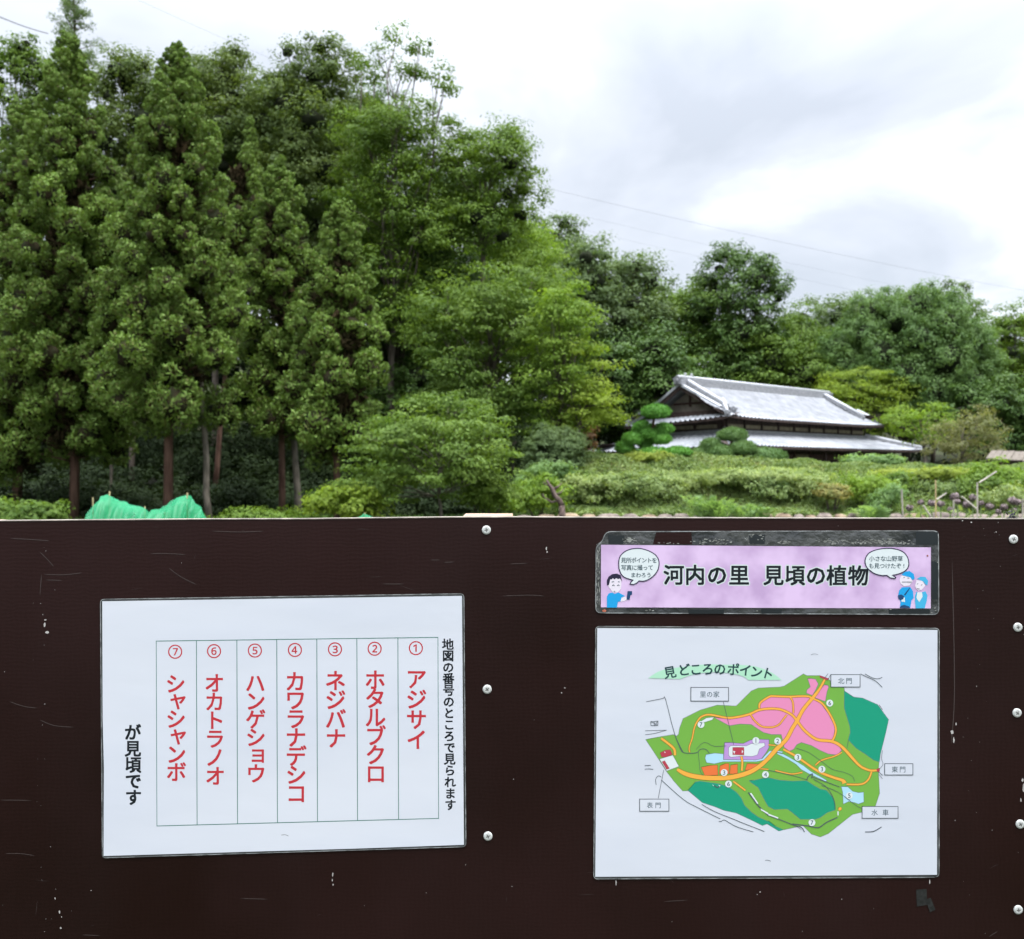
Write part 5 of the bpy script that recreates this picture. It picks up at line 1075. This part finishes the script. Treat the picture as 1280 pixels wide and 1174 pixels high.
def netting(prof, d, label, stakes, seed, wdt=.6):
    """net thrown over canes: prof = silhouette in photograph pixels at distance d"""
    s = d / F; rg = random.Random(seed); g = float(ground_z(0, d)); bx = (prof[len(prof)//2][0] - 640)*s
    root = empty('garden_netting', (bx, d, g), label, 'netting', 'green nets over garden beds')
    top = smooth(prof, 5); nr = 11; V = []; 
    for j in range(nr):
        v = j / (nr - 1) * 2 - 1
        for i, p in enumerate(top):
            zt = EYE + (587 - p.y)*s; drop = abs(v) ** 1.7
            z = g + (zt - g) * (1 - drop) + .006 * math.sin(i * .7 + v * 5) + .004 * rg.uniform(-1, 1)
            V.append(((p.x - 640)*s * 1 + .015 * math.sin(j * 1.7 + i * .5), d + v * wdt + .03 * math.sin(i * 1.1), z))
    nu = len(top); idx = np.arange(nr*nu).reshape(nr, nu)
    npmesh('net', np.array(V), np.stack([idx[:-1, :-1], idx[:-1, 1:], idx[1:, 1:], idx[1:, :-1]], -1).reshape(-1, 4), m_net, root, smooth=True)
    for a, b2, a2 in stakes: q = MB(); q.tube([Vector(((a2 - 640)*s, d, g)), Vector(((a - 640)*s, d, EYE + (587 - b2)*s))], .007, 6); q.build('cane', m_cane, root)
netting([(107, 700), (111, 650), (118, 631), (127, 621), (137, 619.5), (146, 625), (158, 628), (172, 633), (184, 638), (190, 650), (196, 700)], 9.0, 'bright green garden net draped in the left hump over canes, behind the board', [(116, 622, 120), (137, 614, 135), (181, 633, 184)], 1)
netting([(180, 700), (188, 642), (200, 636), (212, 628), (222, 623), (234, 618.5), (240, 622), (247, 632), (254, 641), (259, 652), (264, 700)], 8.6, 'bright green garden net pulled to a peak by a cane, right of the humped one', [(234, 616, 235), (206, 640, 206)], 2, .5)
netting([(440, 700), (446, 652), (451, 645), (456, 641.5), (461, 645), (466, 652), (472, 700)], 9.2, 'tip of a green garden net just showing over the board, alone right of the cedars', [(456, 641, 456)], 3, .5)
m_pale = mat('pale_stake', (0.33, 0.30, 0.25), rough=.7, var=.25, vscale=12); m_tan = mat('tan_stake', (0.40, 0.30, 0.15), rough=.7, var=.25, vscale=12)
def stake(segs, r, d, label, m_=None):
    q = MB()
    for i, (a, b2) in enumerate(segs): q.tube([at(*a, d + .015*i), at((a[0] + b2[0])/2 + .25, (a[1] + b2[1])/2, d + .015*i), at(*b2, d + .015*i)], [r, r*.95, r*.85], 7)
    return tag(q.build('garden_stake', m_ or m_pale), label, 'stake', 'stakes behind the board')
stake([((1222, 760), (1221.6, 603)), ((1224, 603.5), (1245.5, 589.5))], .008, 8.0, 'tallest pale stake with a bent arm pointing up right')
stake([((1202, 621), (1221, 636.5))], .008, 7.9, 'short pale stick leaning against the tallest stake')
stake([((1170, 760), (1169.5, 600))], .007, 8.4, 'thin straight tan cane between the leaning pieces', m_tan)
stake([((1171, 624.5), (1183, 616.5))], .008, 8.3, 'short pale stick slanting up right of the tan cane')
stake([((1134, 760), (1127, 612))], .009, 8.2, 'leftmost pale stake, leaning slightly left')
stake([((1154, 632), (1167, 652))], .008, 7.8, 'pale stick fallen slantwise between the leftmost stake and the tan cane')
stake([((1192, 760), (1192, 625))], .008, 8.1, 'thin pale cane among the dry flower heads')
stake([((1279, 760), (1278.5, 624))], .009, 7.6, 'pale stake cut by the right edge of the view')
m_fl = mat('dry_flower', (0.12, 0.085, 0.085), rough=.9, spec=.2, col2=(0.25, 0.205, 0.205), vscale=60)
m_stem = mat('flower_stem', (0.14, 0.20, 0.07), rough=.8, var=.3, vscale=20)
def flowers(heads, d, label, seed):
    s = d / F; g = float(ground_z(0, d)); root = empty('flower_plant', ((heads[0][0] - 640)*s, d, g), label, 'flower', 'dry purple-brown flower heads behind the board'); rg = random.Random(seed)
    for hx, hy, hr in heads:
        c = at(hx, hy, d + rg.uniform(-.2, .2)); n = 160; D = rdir(n); r_ = hr * s; P = np.array(c) + D * r_ * R.uniform(.55, 1, n)[:, None] * np.array([1, 1, .85]); V, Q = leaves(P, unit(D + rdir(n)*.4), r_ * .55, .7)
        npmesh('flower_head', V, Q, m_fl, root); q = MB(); q.tube([Vector((c.x + rg.uniform(-.05, .05), c.y, g)), Vector((c.x, c.y, (c.z + g)/2)), c], .006, 5); q.build('stem', m_stem, root)
        n = 26; t_ = R.uniform(.35, .92, n)[:, None]; P = np.array([c.x, c.y, g]) + (np.array(c) - np.array([c.x, c.y, g])) * t_ + rdir(n) * .06; V, Q = leaves(P, unit(rdir(n) + np.array([0, 0, .6])), .10, .4); npmesh('leaf_cluster', V, Q, m_hedge, root)
flowers([(1165, 629, 5), (1176, 630, 5), (1188, 637, 4), (1137, 635, 5), (1151, 628, 4)], 8.8, 'loose dry flower heads around the thin tan cane', 1)
flowers([(1193, 621, 6), (1197, 627, 4), (1208, 631, 5), (1216, 622, 5), (1226, 629, 4)], 8.6, 'dry flower heads clustered at the tallest stake', 2)
flowers([(1237, 633, 5), (1248, 640, 4), (1255, 634, 5), (1266, 626, 6), (1272, 628, 5), (1268, 638, 4)], 8.4, 'dry flower heads nearest the right edge', 3)
# small dark knot of wire on the board's edge
q = MB(); rg = random.Random(2)
for k in range(9):
    a = Vector(bp(1263 + rg.uniform(0, 10), rg.uniform(640.5, 648), -.006)); b2 = a + Vector((rg.uniform(-.005, .005), rg.uniform(-.002, .002), rg.uniform(-.003, .004))); c = b2 + Vector((rg.uniform(-.004, .004), 0, rg.uniform(-.002, .002))); q.tube([a, b2, c], [.0006, .0009, .0005], 5)
q.tube([bp(1262, 648.4, -.006), bp(1268, 646.8, -.006), bp(1275, 648.2, -.006)], .0009, 5); q.tube([bp(1270, 648, -.006), bp(1269, 642, -.006)], .0009, 5)
tag(q.build('wire_knot', m_black), 'small dark tangle of wire on the top edge of the board by the right edge', 'wire')

# ================================================================ POWER LINES
m_wire = mat('cable', (0.06, 0.06, 0.065), rough=.6)
def cable(p0, p1, sagp, r, label):
    q = MB(); a, b2 = Vector(p0), Vector(p1); pts = [a.lerp(b2, i/16) - Vector((0, 0, sagp * 4 * (i/16) * (1 - i/16))) for i in range(17)]; q.tube(pts, r, 5)
    tag(q.build('power_line', m_wire), label, 'cable', 'power lines across the sky')
cable(at(-60, -8, 45), at(60, 42, 60), .2, .03, 'short dark power line at the upper left corner')
cable(at(120, -25, 150), at(640, 178, 190), 2.0, .016, 'very faint power line sloping over the wood at the upper left')
cable(at(560, 205, 140), at(1420, 386, 220), 1.6, .017, 'upper power line over the trees on the right')
cable(at(560, 229, 140), at(1420, 410, 220), 1.6, .009, 'middle faint power line over the trees on the right')
cable(at(560, 246, 140), at(1420, 427, 220), 1.6, .009, 'lowest faint power line over the trees on the right')
